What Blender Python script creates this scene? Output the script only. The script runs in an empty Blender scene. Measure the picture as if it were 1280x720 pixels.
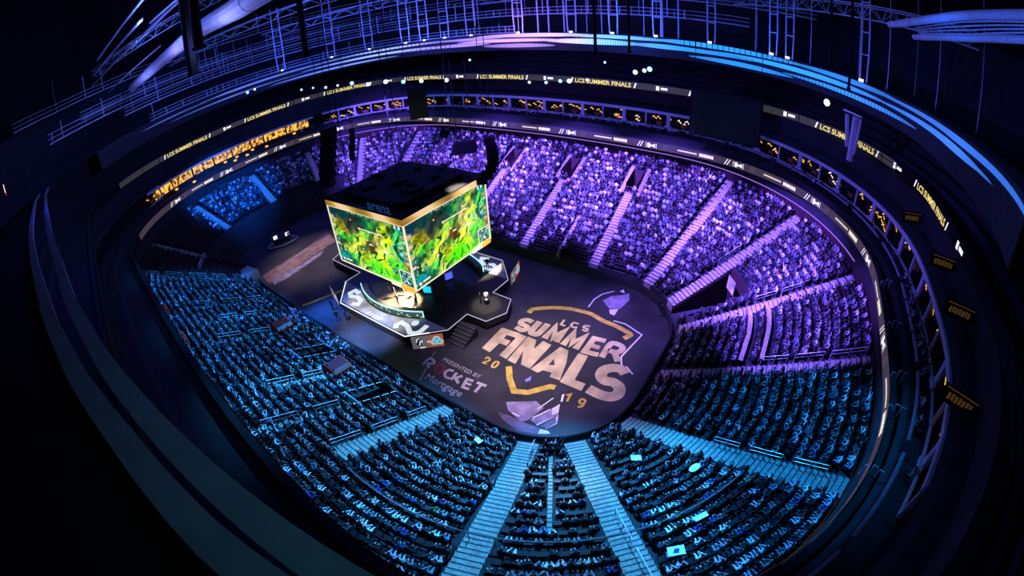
import bpy, math, random, json
import numpy as np
from mathutils import Vector, Matrix
PI=math.pi
rnd=random.Random(7); nrg=np.random.default_rng(7)
SC=bpy.context.scene; COL=SC.collection
# ------------------------------------------------------------------ view
SC.view_settings.view_transform='Standard'; SC.view_settings.look='None'
SC.view_settings.gamma=1.0; SC.view_settings.exposure=0.0; SC.view_settings.use_curve_mapping=False
SC.cycles.use_denoising=True
SC.cycles.max_bounces=4; SC.cycles.diffuse_bounces=2; SC.cycles.glossy_bounces=2
SC.cycles.sample_clamp_indirect=4.0
# ------------------------------------------------------------------ camera: 15.85 mm fisheye on the catwalk above the gondola
EYE=np.array([38.14,-30.771,31.544]); YAW,PITCH,ROLL,FPX=2.229,-0.6,-0.079,563.671
def basis():
    cy,sy=math.cos(YAW),math.sin(YAW); cp,sp=math.cos(PITCH),math.sin(PITCH)
    f=np.array([cp*cy,cp*sy,sp]); r=np.array([sy,-cy,0.]); u=np.cross(r,f)
    c,s=math.cos(ROLL),math.sin(ROLL)
    return c*r+s*u,-s*r+c*u,f
CR,CU,CF=basis()
cd=bpy.data.cameras.new('camera'); cam=bpy.data.objects.new('camera',cd); COL.objects.link(cam)
m=Matrix.Identity(4)
for i in range(3):
    m[i][0],m[i][1],m[i][2],m[i][3]=CR[i],CU[i],-CF[i],EYE[i]
cam.matrix_world=m
cd.type='PANO'; cd.sensor_fit='HORIZONTAL'; cd.sensor_width=36.0; cd.clip_start=.05; cd.clip_end=1000
for tgt in (cd,getattr(cd,'cycles',None)):
    try:
        tgt.panorama_type='FISHEYE_EQUISOLID'; tgt.fisheye_lens=FPX/1280*36.0; tgt.fisheye_fov=math.radians(220)
    except Exception: pass
SC.camera=cam
def project(P):
    d=np.asarray(P,float)-EYE; a,b,c=d@CR,d@CU,d@CF
    th=np.arctan2(np.hypot(a,b),c); ph=np.arctan2(b,a); R=2*FPX*np.sin(th/2)
    return 640+R*np.cos(ph),360-R*np.sin(ph)
# ------------------------------------------------------------------ materials
MATS={}
def nodes(name):
    m=bpy.data.materials.new(name); m.use_nodes=True; nt=m.node_tree
    return m,nt,nt.nodes['Principled BSDF']
def mat(name,col,rough=.7,metal=0.,var=.25,scale=6.,emit=0.,ecol=None,bump=0.,spec=.3):
    if name in MATS: return MATS[name]
    m,nt,b=nodes(name)
    b.inputs['Roughness'].default_value=rough; b.inputs['Metallic'].default_value=metal
    b.inputs['Specular IOR Level'].default_value=spec
    if var>0:
        tc=nt.nodes.new('ShaderNodeTexCoord'); n=nt.nodes.new('ShaderNodeTexNoise')
        n.inputs['Scale'].default_value=scale; n.inputs['Detail'].default_value=5
        r=nt.nodes.new('ShaderNodeValToRGB'); r.color_ramp.elements[0].position=.3; r.color_ramp.elements[1].position=.7
        r.color_ramp.elements[0].color=[c*(1-var) for c in col]+[1]; r.color_ramp.elements[1].color=[min(1,c*(1+var)) for c in col]+[1]
        nt.links.new(tc.outputs['Object'],n.inputs['Vector']); nt.links.new(n.outputs['Fac'],r.inputs['Fac'])
        nt.links.new(r.outputs['Color'],b.inputs['Base Color'])
        if bump:
            bp=nt.nodes.new('ShaderNodeBump'); bp.inputs['Strength'].default_value=bump
            nt.links.new(n.outputs['Fac'],bp.inputs['Height']); nt.links.new(bp.outputs['Normal'],b.inputs['Normal'])
    else: b.inputs['Base Color'].default_value=list(col)+[1]
    if emit:
        b.inputs['Emission Color'].default_value=list(ecol or col)+[1]; b.inputs['Emission Strength'].default_value=emit
    MATS[name]=m; return m
def mat_attr(name,emit=0.,rough=.8):
    m,nt,b=nodes(name); b.inputs['Roughness'].default_value=rough; b.inputs['Specular IOR Level'].default_value=.2
    a=nt.nodes.new('ShaderNodeAttribute'); a.attribute_name='tint'
    if emit:
        b.inputs['Base Color'].default_value=(.01,.01,.01,1)
        nt.links.new(a.outputs['Color'],b.inputs['Emission Color']); b.inputs['Emission Strength'].default_value=emit
    else: nt.links.new(a.outputs['Color'],b.inputs['Base Color'])
    MATS[name]=m; return m
def mat_objcol(name,rough=.8):
    m,nt,b=nodes(name); b.inputs['Roughness'].default_value=rough; b.inputs['Specular IOR Level'].default_value=.2
    a=nt.nodes.new('ShaderNodeObjectInfo'); nt.links.new(a.outputs['Color'],b.inputs['Base Color']); MATS[name]=m; return m
def mat_ramp(name,stops,rough=.7):
    m,nt,b=nodes(name); b.inputs['Roughness'].default_value=rough
    a=nt.nodes.new('ShaderNodeObjectInfo'); r=nt.nodes.new('ShaderNodeValToRGB')
    while len(r.color_ramp.elements)<len(stops): r.color_ramp.elements.new(.5)
    for e,(p,c) in zip(r.color_ramp.elements,stops): e.position=p; e.color=list(c)+[1]
    nt.links.new(a.outputs['Random'],r.inputs['Fac']); nt.links.new(r.outputs['Color'],b.inputs['Base Color']); MATS[name]=m; return m
def glow(name,col,s): return mat(name,[c*.2 for c in col],.5,0,0,emit=s,ecol=col)
BLACK=mat('black_steel',(.006,.006,.007),.8,0,.3,spec=.1)
DARK=mat('dark_paint',(.02,.02,.022),.8,0,.3,2)
CONC=mat('grey_concrete',(.42,.42,.43),.85,0,.25,3,bump=.2)
STEP=mat('pale_stair_concrete',(.38,.34,.28),.8,0,.35,5)
TERR=mat('terrace_concrete',(.03,.03,.033),.9,0,.3,3)
MAROON=mat('maroon_wall',(.03,.007,.012),.7,0,.2,2)
SEATM=mat('dark_red_plastic',(.014,.005,.008),.5,0,.2,8)
METAL=mat('pale_grey_steel',(.5,.5,.52),.45,.3,.1,5)
RAILM=mat('white_handrail',(.75,.75,.76),.4,.2,.05,5)
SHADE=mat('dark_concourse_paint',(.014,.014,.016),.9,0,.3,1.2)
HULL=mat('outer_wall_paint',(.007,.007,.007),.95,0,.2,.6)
PURPF=mat('suite_frame_paint',(.42,.40,.46),.6,0,.1,4)
GOLDP=mat('gold_floor_print',(.62,.44,.07),.7,0,.3,1.2)
TANP=mat('tan_floor_print',(.56,.45,.27),.75,0,.34,.55)
WHITEP=mat('white_floor_print',(.85,.83,.86),.7,0,.08,3)
GREYP=mat('grey_floor_print',(.5,.46,.47),.7,0,.2,3)
REDP=mat('red_floor_print',(.22,.03,.05),.7,0,.2,3)
MAUVEP=mat('mauve_floor_print',(.34,.29,.42),.7,0,.35,1.2)
MAUVE2P=mat('dull_mauve_floor_print',(.2,.17,.25),.7,0,.4,1.2)
BROWNP=mat('brown_floor_print',(.20,.125,.12),.7,0,.4,.8)
BLUEP=mat('blue_floor_print',(.25,.25,.95),.7,0,.1,3)
DARKP=mat('dark_floor_print',(.045,.04,.06),.7,0,.2,3)
FLOORM=mat('floor_covering',(.036,.034,.042),.5,0,.4,.3,spec=.25)
# ------------------------------------------------------------------ mesh builder
class MB:
    def __init__(s): s.v=[]; s.f=[]; s.mi=[]; s.c=[]
    def add(s,vs,fs,mi=0,col=None):
        o=len(s.v); s.v+= [tuple(map(float,p)) for p in vs]; s.f+=[tuple(o+i for i in f) for f in fs]; s.mi+=[mi]*len(fs)
        if col is not None: s.c+=[tuple(col)]*len(vs)
        return s
    def box(s,c,size,rot=0.,mi=0,col=None,M=None):
        hx,hy,hz=[k/2 for k in size]; cr,sr=math.cos(rot),math.sin(rot)
        vs=[]
        for z in (-hz,hz):
            for x,y in ((-hx,-hy),(hx,-hy),(hx,hy),(-hx,hy)):
                vs.append((c[0]+cr*x-sr*y,c[1]+sr*x+cr*y,c[2]+z))
        return s.add(vs,[(0,3,2,1),(4,5,6,7),(0,1,5,4),(1,2,6,5),(2,3,7,6),(3,0,4,7)],mi,col)
    def tube(s,pts,r,n=6,mi=0,closed=False,col=None,rs=None):
        pts=[np.array(p,float) for p in pts]; k=len(pts); vs=[]; fs=[]
        for i,p in enumerate(pts):
            a=pts[(i-1)%k] if (closed or i>0) else p; b=pts[(i+1)%k] if (closed or i<k-1) else p
            t=b-a; t/=np.linalg.norm(t)+1e-12
            up=np.array([0,0,1.]) if abs(t[2])<.95 else np.array([1.,0,0])
            x=np.cross(t,up); x/=np.linalg.norm(x); y=np.cross(x,t); rr=rs[i] if rs else r
            for j in range(n):
                q=2*PI*(j+.5)/n; vs.append(p+rr*(math.cos(q)*x+math.sin(q)*y))
        for i in range(k if closed else k-1):
            for j in range(n):
                a=i*n+j; b=i*n+(j+1)%n; c=((i+1)%k)*n+(j+1)%n; d=((i+1)%k)*n+j; fs.append((a,b,c,d))
        if not closed: fs.append(tuple(range(n))[::-1]); fs.append(tuple((k-1)*n+j for j in range(n)))
        return s.add(vs,fs,mi,col)
    def loft(s,A,B,closed=True,mi=0,col=None):
        n=len(A); vs=list(A)+list(B); r=n if closed else n-1
        return s.add(vs,[(i,(i+1)%n,n+(i+1)%n,n+i) for i in range(r)],mi,col)
    def prism(s,poly,z0,z1,mi=0,caps=True):
        n=len(poly); vs=[(x,y,z0) for x,y in poly]+[(x,y,z1) for x,y in poly]
        fs=[(i,(i+1)%n,n+(i+1)%n,n+i) for i in range(n)]
        if caps: fs+=[tuple(range(n))[::-1],tuple(range(n,2*n))]
        return s.add(vs,fs,mi)
    def stroke(s,pts,w,z,closed=False,mi=0,thick=.012,smooth=False):
        if smooth:
            P=[np.array(p,float) for p in pts]; n=len(P); out=[]
            for i in range(n if closed else n-1):
                p0=P[(i-1)%n] if (closed or i>0) else P[0]*2-P[1]; p1=P[i]; p2=P[(i+1)%n]; p3=P[(i+2)%n] if (closed or i<n-2) else P[-1]*2-P[-2]
                for t in (0,.25,.5,.75): out.append(.5*((2*p1)+(p2-p0)*t+(2*p0-5*p1+4*p2-p3)*t*t+(3*p1-p0-3*p2+p3)*t**3))
            pts=out+([] if closed else [P[-1]])
        pts=[np.array(p,float) for p in pts]; n=len(pts); L=[];R=[]
        for i in range(n):
            a=pts[(i-1)%n] if (closed or i>0) else None; b=pts[(i+1)%n] if (closed or i<n-1) else None
            p=pts[i]
            d1=(p-a)/np.linalg.norm(p-a) if a is not None else None; d2=(b-p)/np.linalg.norm(b-p) if b is not None else None
            if d1 is None: d1=d2
            if d2 is None: d2=d1
            t=d1+d2; l=np.linalg.norm(t); t=t/l if l>1e-6 else d1
            nn=np.array([-t[1],t[0]]); k=min(2.2,1/max(.3,nn@np.array([-d1[1],d1[0]])))
            L.append(p+nn*w/2*k); R.append(p-nn*w/2*k)
        for i in range(n if closed else n-1):
            j=(i+1)%n; q=[R[i],R[j],L[j],L[i]]
            s.add([(a,b,z) for a,b in q]+[(a,b,z+thick) for a,b in q],[(4,5,6,7),(0,1,5,4),(1,2,6,5),(2,3,7,6),(3,0,4,7)],mi)
        return s
    def mesh(s,name,mats):
        me=bpy.data.meshes.new(name); me.from_pydata(s.v,[],s.f); 
        for m in (mats if isinstance(mats,(list,tuple)) else [mats]): me.materials.append(m)
        if any(s.mi): me.polygons.foreach_set('material_index',s.mi)
        if s.c:
            a=me.color_attributes.new('tint','FLOAT_COLOR','POINT'); a.data.foreach_set('color',np.array([list(c)+[1] for c in s.c],np.float32).ravel())
        me.update(); return me
    def build(s,name,mats,parent=None,loc=None):
        o=bpy.data.objects.new(name,s.mesh(name,mats)); COL.objects.link(o)
        if parent: o.parent=parent
        if loc: o.location=loc
        return o
def tag(o,label=None,cat=None,group=None,kind=None):
    if label: o['label']=label
    if cat: o['category']=cat
    if group: o['group']=group
    if kind: o['kind']=kind
    return o
def empty(name,label,cat,loc=(0,0,0),group=None,rz=0.):
    o=bpy.data.objects.new(name,None); COL.objects.link(o); o.location=loc; o.rotation_euler=(0,0,rz); o.empty_display_size=.2
    return tag(o,label,cat,group)
def fast_mesh(name,V,F,mats,col=None,mi=None):
    """V (n,3), F list of arrays of equal-width faces"""
    me=bpy.data.meshes.new(name); V=np.asarray(V,np.float32); me.vertices.add(len(V)); me.vertices.foreach_set('co',V.ravel())
    loops=np.concatenate([f.ravel() for f in F]).astype(np.int32); tot=np.concatenate([np.full(len(f),f.shape[1]) for f in F]).astype(np.int32)
    st=np.concatenate([[0],np.cumsum(tot)[:-1]]).astype(np.int32)
    me.loops.add(len(loops)); me.loops.foreach_set('vertex_index',loops)
    me.polygons.add(len(tot)); me.polygons.foreach_set('loop_start',st); me.polygons.foreach_set('loop_total',tot)
    if mi is not None: me.polygons.foreach_set('material_index',mi)
    for m in (mats if isinstance(mats,(list,tuple)) else [mats]): me.materials.append(m)
    if col is not None:
        a=me.color_attributes.new('tint','FLOAT_COLOR','POINT'); c=np.ones((len(V),4),np.float32); c[:,:3]=col; a.data.foreach_set('color',c.ravel())
    me.update(calc_edges=True); me.validate(); return me
ORD=['first','second','third','fourth','fifth','sixth','seventh','eighth','ninth','tenth','eleventh','twelfth','thirteenth','fourteenth','fifteenth','sixteenth','seventeenth','eighteenth','nineteenth','twentieth','twenty-first','twenty-second','twenty-third','twenty-fourth','twenty-fifth','twenty-sixth','twenty-seventh','twenty-eighth','twenty-ninth','thirtieth']
def nth(i):
    if i<len(ORD): return ORD[i]
    tens=['','','twenty','thirty','forty','fifty','sixty','seventy','eighty','ninety']
    n=i+1; h='' 
    if n>=100: return 'number %d'%n
    if n%10==0: return tens[n//10][:-1]+'ieth'
    return tens[n//10]+'-'+ORD[n%10-1]
# ------------------------------------------------------------------ plan of the bowl: offsets of the rink outline (61 x 26 m, corner radius 9)
HX,HY,RC=30.5,13.0,9.0
SEG=[('E',4.0),('c0',RC*PI/2),('N',43.0),('c1',RC*PI/2),('W',8.0),('c2',RC*PI/2),('S',43.0),('c3',RC*PI/2),('E2',4.0)]
STARTS=np.concatenate([[0],np.cumsum([l for _,l in SEG])]); PER=STARTS[-1]
def at(s,d):
    """point at outline station s, offset d outwards; returns x, y, outward angle"""
    s%=PER; k=int(np.searchsorted(STARTS,s,side='right')-1); k=min(k,8); t=s-STARTS[k]; nm=SEG[k][0]
    if nm=='E': return HX+d,t,0.
    if nm=='E2': return HX+d,-4+t,0.
    if nm=='N': return 21.5-t,HY+d,PI/2
    if nm=='W': return -HX-d,4-t,PI
    if nm=='S': return -21.5+t,-HY-d,-PI/2
    q=int(nm[1]); a=q*PI/2+t/RC; cx,cy=[(21.5,4),(-21.5,4),(-21.5,-4),(21.5,-4)][q]
    return cx+(RC+d)*math.cos(a),cy+(RC+d)*math.sin(a),a
def arc(s,d):
    s%=PER; tot=0.
    for k,(nm,l) in enumerate(SEG):
        t=min(max(s-STARTS[k],0),l); tot+=t*((RC+d)/RC if nm[0]=='c' else 1.)
    return tot
def unarc(a,d):
    for k,(nm,l) in enumerate(SEG):
        sc=(RC+d)/RC if nm[0]=='c' else 1.
        if a<=l*sc or k==8: return STARTS[k]+a/sc
        a-=l*sc
def corner(q,deg): return STARTS[[1,3,5,7][q]]+math.radians(deg)*RC
def far(x): return STARTS[2]+21.5-x
def near(x): return STARTS[6]+21.5+x
SS=[]
for k,(nm,l) in enumerate(SEG):
    n=18 if nm[0]=='c' else max(2,int(l/2.5)); SS+=list(STARTS[k]+l*np.arange(n)/n)
SS=np.array(SS)
def ring(d,z,ss=None):
    return [(*at(s,d(s) if callable(d) else d)[:2],z) for s in (SS if ss is None else ss)]
def rrect(Lx,Ly,R,z,ss=None):
    """rounded rectangle ring sampled with the same stations as ring()"""
    out=[]
    for s in (SS if ss is None else ss):
        s%=PER; k=min(int(np.searchsorted(STARTS,s,side='right')-1),8); t=s-STARTS[k]; nm,l=SEG[k]; f=t/l
        if nm=='E': p=(Lx,f*(Ly-R))
        elif nm=='E2': p=(Lx,-(Ly-R)*(1-f))
        elif nm=='N': p=((Lx-R)*(1-2*f),Ly)
        elif nm=='W': p=(-Lx,(Ly-R)*(1-2*f))
        elif nm=='S': p=((Lx-R)*(2*f-1),-Ly)
        else:
            q=int(nm[1]); a=q*PI/2+f*PI/2; sx,sy=[(1,1),(-1,1),(-1,-1),(1,-1)][q]
            p=(sx*(Lx-R)+R*math.cos(a),sy*(Ly-R)+R*math.sin(a))
        out.append((p[0],p[1],z))
    return out
def zb(d): return .9+.51*(d-.6)
NROW=21; PITCH_D=.87; D0=.9
ROWD=[D0+PITCH_D*i for i in range(NROW)]     # front edge of each tread
def rowz(i): return zb(ROWD[i]+.2)
GRJSON='''{"FINALS F": [["P", "tan", [[13.41, -1.16], [15.69, -0.95], [15.79, -1.79], [14.59, -1.91], [14.65, -2.54], [15.52, -2.5], [15.62, -3.35], [14.71, -3.41], [14.7, -5.08], [13.6, -4.99]]]], "FINALS I": [["P", "tan", [[15.72, -1.04], [16.64, -1.03], [16.76, -5.01], [15.82, -4.94]]]], "FINALS N": [["P", "tan", [[16.73, -0.94], [17.83, -1.0], [18.34, -2.29], [18.52, -0.76], [19.6, -0.85], [19.59, -4.95], [18.5, -4.9], [17.55, -3.06], [17.97, -5.13], [16.97, -5.07]]]], "FINALS A": [["P", "tan", [[20.56, -0.63], [21.57, -0.7], [22.26, -2.31], [22.96, -4.8], [21.87, -4.93], [21.76, -4.32], [20.84, -4.46], [20.56, -5.03], [19.69, -4.96]]], ["P", "dark", [[20.92, -2.52], [21.46, -3.29], [20.91, -3.56]]]], "FINALS L": [["P", "tan", [[22.65, -0.55], [23.72, -0.43], [24.18, -4.05], [25.35, -3.98], [25.42, -5.0], [23.05, -4.99]]]], "FINALS S": [["S", "tan", 1.05, [[28.14, -0.88], [27.49, -0.49], [26.66, -0.75], [26.05, -1.45], [26.13, -2.28], [26.74, -2.69], [27.58, -2.51], [28.38, -2.81], [28.65, -3.65], [28.2, -4.3], [27.28, -4.53], [25.86, -4.43]]]], "SUMMER S": [["S", "tan", 0.55, [[15.81, 1.34], [15.16, 1.42], [14.68, 1.02], [14.82, 0.49], [15.6, 0.43], [15.87, 0.03], [15.58, -0.41], [14.68, -0.29]]]], "SUMMER U": [["S", "tan", 0.6, [[16.46, 1.83], [16.55, -0.01], [17.01, -0.28], [17.43, 0.07], [17.46, 1.96]]]], "SUMMER M": [["S", "tan", 0.62, [[18.4, -0.31], [18.4, 1.95], [19.16, 0.34], [19.69, 2.04], [19.73, -0.16]]], ["S", "tan", 0.62, [[20.64, -0.24], [20.66, 2.16], [21.34, 0.46], [22.01, 2.19], [22.06, -0.12]]]], "SUMMER E": [["S", "tan", 0.55, [[24.26, 2.55], [23.01, 2.34], [23.07, -0.01], [24.55, 0.25]]], ["S", "tan", 0.5, [[23.11, 1.16], [24.2, 1.27]]]], "SUMMER R": [["S", "tan", 0.55, [[25.01, 0.09], [24.94, 2.41], [25.88, 2.71], [26.38, 2.33], [26.16, 1.63], [25.11, 1.31]]], ["S", "tan", 0.55, [[25.82, 1.45], [26.74, 0.33]]]], "LCS L": [["S", "tan", 0.26, [[18.67, 3.5], [18.74, 2.59], [19.28, 2.59]]]], "LCS C": [["S", "tan", 0.26, [[20.4, 3.65], [19.85, 3.58], [19.81, 2.99], [20.28, 2.85], [20.52, 3.09]]]], "LCS S": [["S", "tan", 0.26, [[21.71, 3.91], [21.17, 3.7], [21.17, 3.36], [21.66, 3.35], [21.7, 2.99], [21.2, 2.94]]]], "year 2": [["S", "gold", 0.2, [[14.93, -6.13], [14.98, -5.82], [15.32, -5.89], [15.4, -6.19], [15.06, -6.67], [15.51, -6.66]]]], "year 0": [["C", "gold", 0.2, [[16.05, -6.01], [16.16, -6.67], [16.49, -6.6], [16.49, -5.94], [16.24, -5.82]]]], "year 1": [["S", "gold", 0.22, [[24.47, -6.17], [24.78, -5.85], [24.93, -6.81]]]], "year 9": [["C", "gold", 0.22, [[25.9, -6.19], [26.02, -5.83], [26.36, -5.92], [26.35, -6.33], [26.06, -6.38]]], ["S", "gold", 0.22, [[26.39, -6.02], [26.41, -6.63], [26.1, -6.92]]]], "shield top": [["S", "gold", 0.62, [[14.5, 2.56], [14.61, 3.41], [16.07, 4.57], [17.9, 5.48], [19.8, 5.86], [20.91, 5.91], [22.54, 5.5], [24.18, 5.38], [25.49, 5.08], [26.2, 4.79], [25.82, 3.9]]]], "shield bottom": [["S", "gold", 0.62, [[17.62, -5.76], [18.66, -7.09], [20.0, -8.26], [21.21, -7.7], [22.61, -5.95], [23.08, -5.86]]]], "blue mark": [["P", "blue", [[20.04, -6.5], [20.27, -5.73], [20.57, -6.25], [20.26, -6.68]]]], "outline": [["S", "white", 0.16, [[23.56, 6.08], [24.96, 6.21], [27.32, 5.39], [26.74, 1.14], [27.3, 0.03]]], ["S", "white", 0.14, [[27.8, 0.12], [28.83, -0.6]]], ["S", "white", 0.16, [[19.93, 6.91], [19.83, 8.66], [20.22, 10.06], [21.24, 11.37]]]], "crest top": [["P", "mauve", [[20.8, 8.93], [21.35, 10.28], [22.41, 11.09], [23.03, 11.87], [23.6, 10.52], [23.31, 8.55], [22.25, 7.85]]], ["P", "white", [[21.82, 11.62], [22.07, 12.3], [22.55, 11.6]]], ["P", "white", [[22.27, 7.67], [23.16, 8.37], [23.23, 6.97], [22.64, 7.02]]]], "crest bottom": [["P", "mauve", [[20.16, -9.77], [22.45, -8.22], [23.53, -8.56], [23.08, -10.49], [22.68, -11.01], [20.88, -10.47]]], ["P", "mauve2", [[20.21, -11.18], [21.23, -10.96], [23.34, -10.88], [24.48, -10.71], [24.7, -11.36], [23.04, -11.99], [21.19, -11.67]]], ["P", "white", [[23.22, -10.06], [24.07, -8.38], [24.21, -8.44], [23.38, -10.14]]], ["P", "white", [[23.97, -10.56], [25.0, -8.52], [25.11, -8.62], [24.12, -10.62]]], ["P", "white", [[24.18, -8.31], [24.53, -7.4], [24.97, -8.4], [24.63, -8.95]]], ["P", "white", [[25.02, -8.91], [25.16, -8.7], [25.52, -9.56], [25.0, -10.55], [24.89, -10.46], [25.31, -9.55]]], ["P", "white", [[24.54, -10.8], [25.26, -10.63], [25.62, -10.8], [24.7, -11.36]]], ["P", "white", [[23.06, -8.99], [23.59, -7.09], [23.68, -7.13], [23.18, -9.01]]], ["P", "white", [[21.33, -10.47], [22.21, -10.48], [22.21, -10.65], [21.47, -10.67]]], ["P", "white", [[24.45, -7.17], [24.12, -6.35], [24.27, -6.14], [24.61, -7.08]]], ["P", "mauve", [[23.23, -10.4], [24.28, -8.47], [24.63, -8.95], [24.97, -8.47], [25.04, -8.77], [23.94, -10.51]]], ["P", "mauve2", [[24.42, -10.61], [25.02, -8.99], [25.42, -9.48], [25.04, -10.44]]]], "ROCKET R": [["S", "grey", 0.3, [[9.94, -10.31], [9.88, -9.28], [10.53, -9.26], [10.78, -9.58], [10.24, -9.93]]], ["S", "grey", 0.3, [[10.29, -9.9], [10.8, -10.36]]], ["S", "grey", 0.08, [[9.72, -8.16], [10.0, -9.13]]], ["S", "grey", 0.1, [[10.62, -10.49], [11.27, -12.15]]]], "ROCKET O": [["C", "red", 0.3, [[11.36, -9.86], [11.43, -9.3], [12.05, -9.37], [12.37, -9.82], [12.25, -10.31], [11.72, -10.28]]]], "ROCKET C": [["S", "grey", 0.3, [[13.3, -9.29], [12.81, -9.4], [12.72, -9.94], [13.18, -10.34], [13.68, -10.27]]]], "ROCKET K": [["S", "grey", 0.32, [[13.73, -9.28], [13.9, -10.34]]], ["S", "grey", 0.32, [[14.51, -9.31], [14.1, -9.91], [14.84, -10.33]]]], "ROCKET E": [["S", "grey", 0.32, [[15.87, -9.29], [15.16, -9.39], [15.48, -10.48], [16.21, -10.35]]], ["S", "grey", 0.3, [[15.34, -9.89], [16.03, -9.8]]]], "ROCKET T": [["S", "grey", 0.32, [[16.29, -9.23], [17.34, -9.12]]], ["S", "grey", 0.32, [[16.83, -9.21], [16.92, -10.36]]]], "stripe": [["S", "gold", 0.45, [[-12.25, -11.87], [-9.9, -6.29]]]], "streak": [["P", "brown", [[-26.69, -11.48], [-27.03, -5.04], [-27.35, 3.47], [-23.86, 2.33], [-23.28, -5.56], [-22.89, -11.81]]], ["P", "mauve2", [[-23.68, -10.99], [-22.98, -5.75], [-23.16, -0.64], [-22.05, -2.21], [-21.37, -9.09], [-21.89, -11.55]]], ["S", "mauve", 0.12, [[-25.58, -8.77], [-27.0, -2.49], [-27.91, 3.62]]], ["S", "mauve", 0.12, [[-22.08, -9.48], [-22.9, -1.23]]]]}'''
WORLD=.022
PUR=(.165,.08,1.0); BLU=(.0,.14,1.0); CYN=(.05,.40,1.0); VIO=(.15,.08,1.0); WRM=(1,.75,.42)
LIGHTS=[
 ('wash_purple',(-6,7,33),(-10,25.5,5),PUR,420,46,.5),
 ('wash_purple',(8,7,33),(6,25.5,5),PUR,500,46,.5),
 ('wash_purple',(14.5,7.5,33.5),(21,25,5),PUR,500,46,.5),
 ('wash_purple',(22,5,33),(37,18,5),PUR,430,44,.5),
 ('wash_purple',(22,3,33),(44,7,6),PUR,250,34,.6),
 ('wash_violet',(-14,2,33),(-36,24,8),VIO,360,44,.7),
 ('wash_blue',(-18,-4,33),(-47,-6,9),BLU,210,38,.7),
 ('wash_blue',(-16,1,33),(-18,-23,5),(.0,.27,1),125,42,.6),
 ('wash_blue',(0,1,33),(0,-23,5),(.01,.31,1),125,42,.6),
 ('wash_cyan',(12,1,33),(15,-23,5),CYN,185,42,.6),
 ('wash_cyan',(17,4,33),(31,-19,5),CYN,220,40,.6),
 ('wash_blue',(22,4,33),(44,-12,6),(.0,.30,1),120,38,.6),
 ('aisle_cyan',(15,2,33),(30.5,-17.2,3.5),(.3,.65,1),70,13,1.),
 ('floor_violet',(17,-8,34),(21,-1,0),(.32,.18,1.0),42,52,.9),
 ('floor_purple',(18,2,33),(26,8,0),(.34,.18,1.0),60,30,.9),
 ('floor_soft',(14,-10,33),(19,-3,0),(1,.80,.52),52,38,1.),
 ('floor_blue',(-8,-22,30),(-7.5,-11.6,0),(.02,.18,1),330,16,1.),
 ('floor_blue',(1,-22,30),(1,-11.6,0),(.04,.24,1),240,17,1.),
 ('floor_left',(-24,2,30),(-23,-3,0),(.85,.65,.62),52,40,.9),
 ('stage_warm',(2.4,-2.4,5.6),(1.3,-4.6,1.2),WRM,120,56,.6),
 ('stage_warm',(9,-2,26),(4.9,5.8,1.2),(1,.9,.75),330,13,.7),
 ('stage_nose',(14,-6,27),(10.4,.1,1.2),(1,.92,.8),80,8,.5),
 ('apron_white',(4,-24,27),(0,-8,1.2),(.95,.94,1),60,24,.7),
 ('suite_violet',(4,-6,25),(6,36,16),VIO,45,74,.7),
 ('suite_violet',(10,-12,25),(50,22,16),VIO,50,56,.7),
]
POINTS=[('roof_blue',(-40,12,33.5),(.04,.10,1),9),('roof_blue',(-24,27,31.5),(.06,.12,1),8),('roof_violet',(-4,29.5,31),(.22,.12,1),6),('roof_blue',(14,29.5,31),(.03,.12,1),4),('roof_blue',(32,26,31),(.02,.10,1),2),
 ('roof_blue',(-46,-16,39.5),(.06,.14,1),5),('roof_blue',(-22,-21,43),(.08,.16,1),4),
 ('duct_violet',(-44,-20.8,35.6),(.16,.2,1),1.5),('duct_violet',(-25,-18.6,36),(.26,.24,1),1.5),('duct_violet',(-8,-16.6,36),(.22,.26,1),1.5),('duct_blue',(47.5,4,35),(.02,.12,1),.6),('duct_blue',(49,-5,35),(.02,.12,1),.35),
 ('catwalk_blue',(-4,-33,30.5),(.0,.03,1),1.1),('catwalk_teal',(35.5,-27,31.5),(.05,.55,.6),.12)]
# ================================================================== SETTING
def struct(name,mb,mats,parent=None):
    o=mb.build(name,mats,parent)
    if parent is None: o['kind']='structure'
    return o
def lathe_cap(poly,z): return [(x,y,z) for x,y,*_ in poly]
mb=MB(); P=ring(10.2,0.0); mb.add([(0,0,0)]+P,[(0,1+i,1+(i+1)%len(P)) for i in range(len(P))]); 
struct('floor',mb,FLOORM)
# outer shell of the hall and its dark upper levels
def xsec(profile,mats,name,ss=None,closed=True):
    mb=MB(); rings=[f(ss) for f in profile]
    for A,B in zip(rings[:-1],rings[1:]): mb.loft(A,B,closed)
    return struct(name,mb,mats)
D=lambda d,z: (lambda ss: ring(d,z,ss))
LR=(49.3,29.5,23.0); UR=(53.9,34.0,23.7)
Q=lambda q,z,g=0.: (lambda ss: rrect(q[0]+g,q[1]+g,q[2]+g,z,ss))
xsec([D(52,-1),D(52,120)],HULL,'wall_hall')
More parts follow.
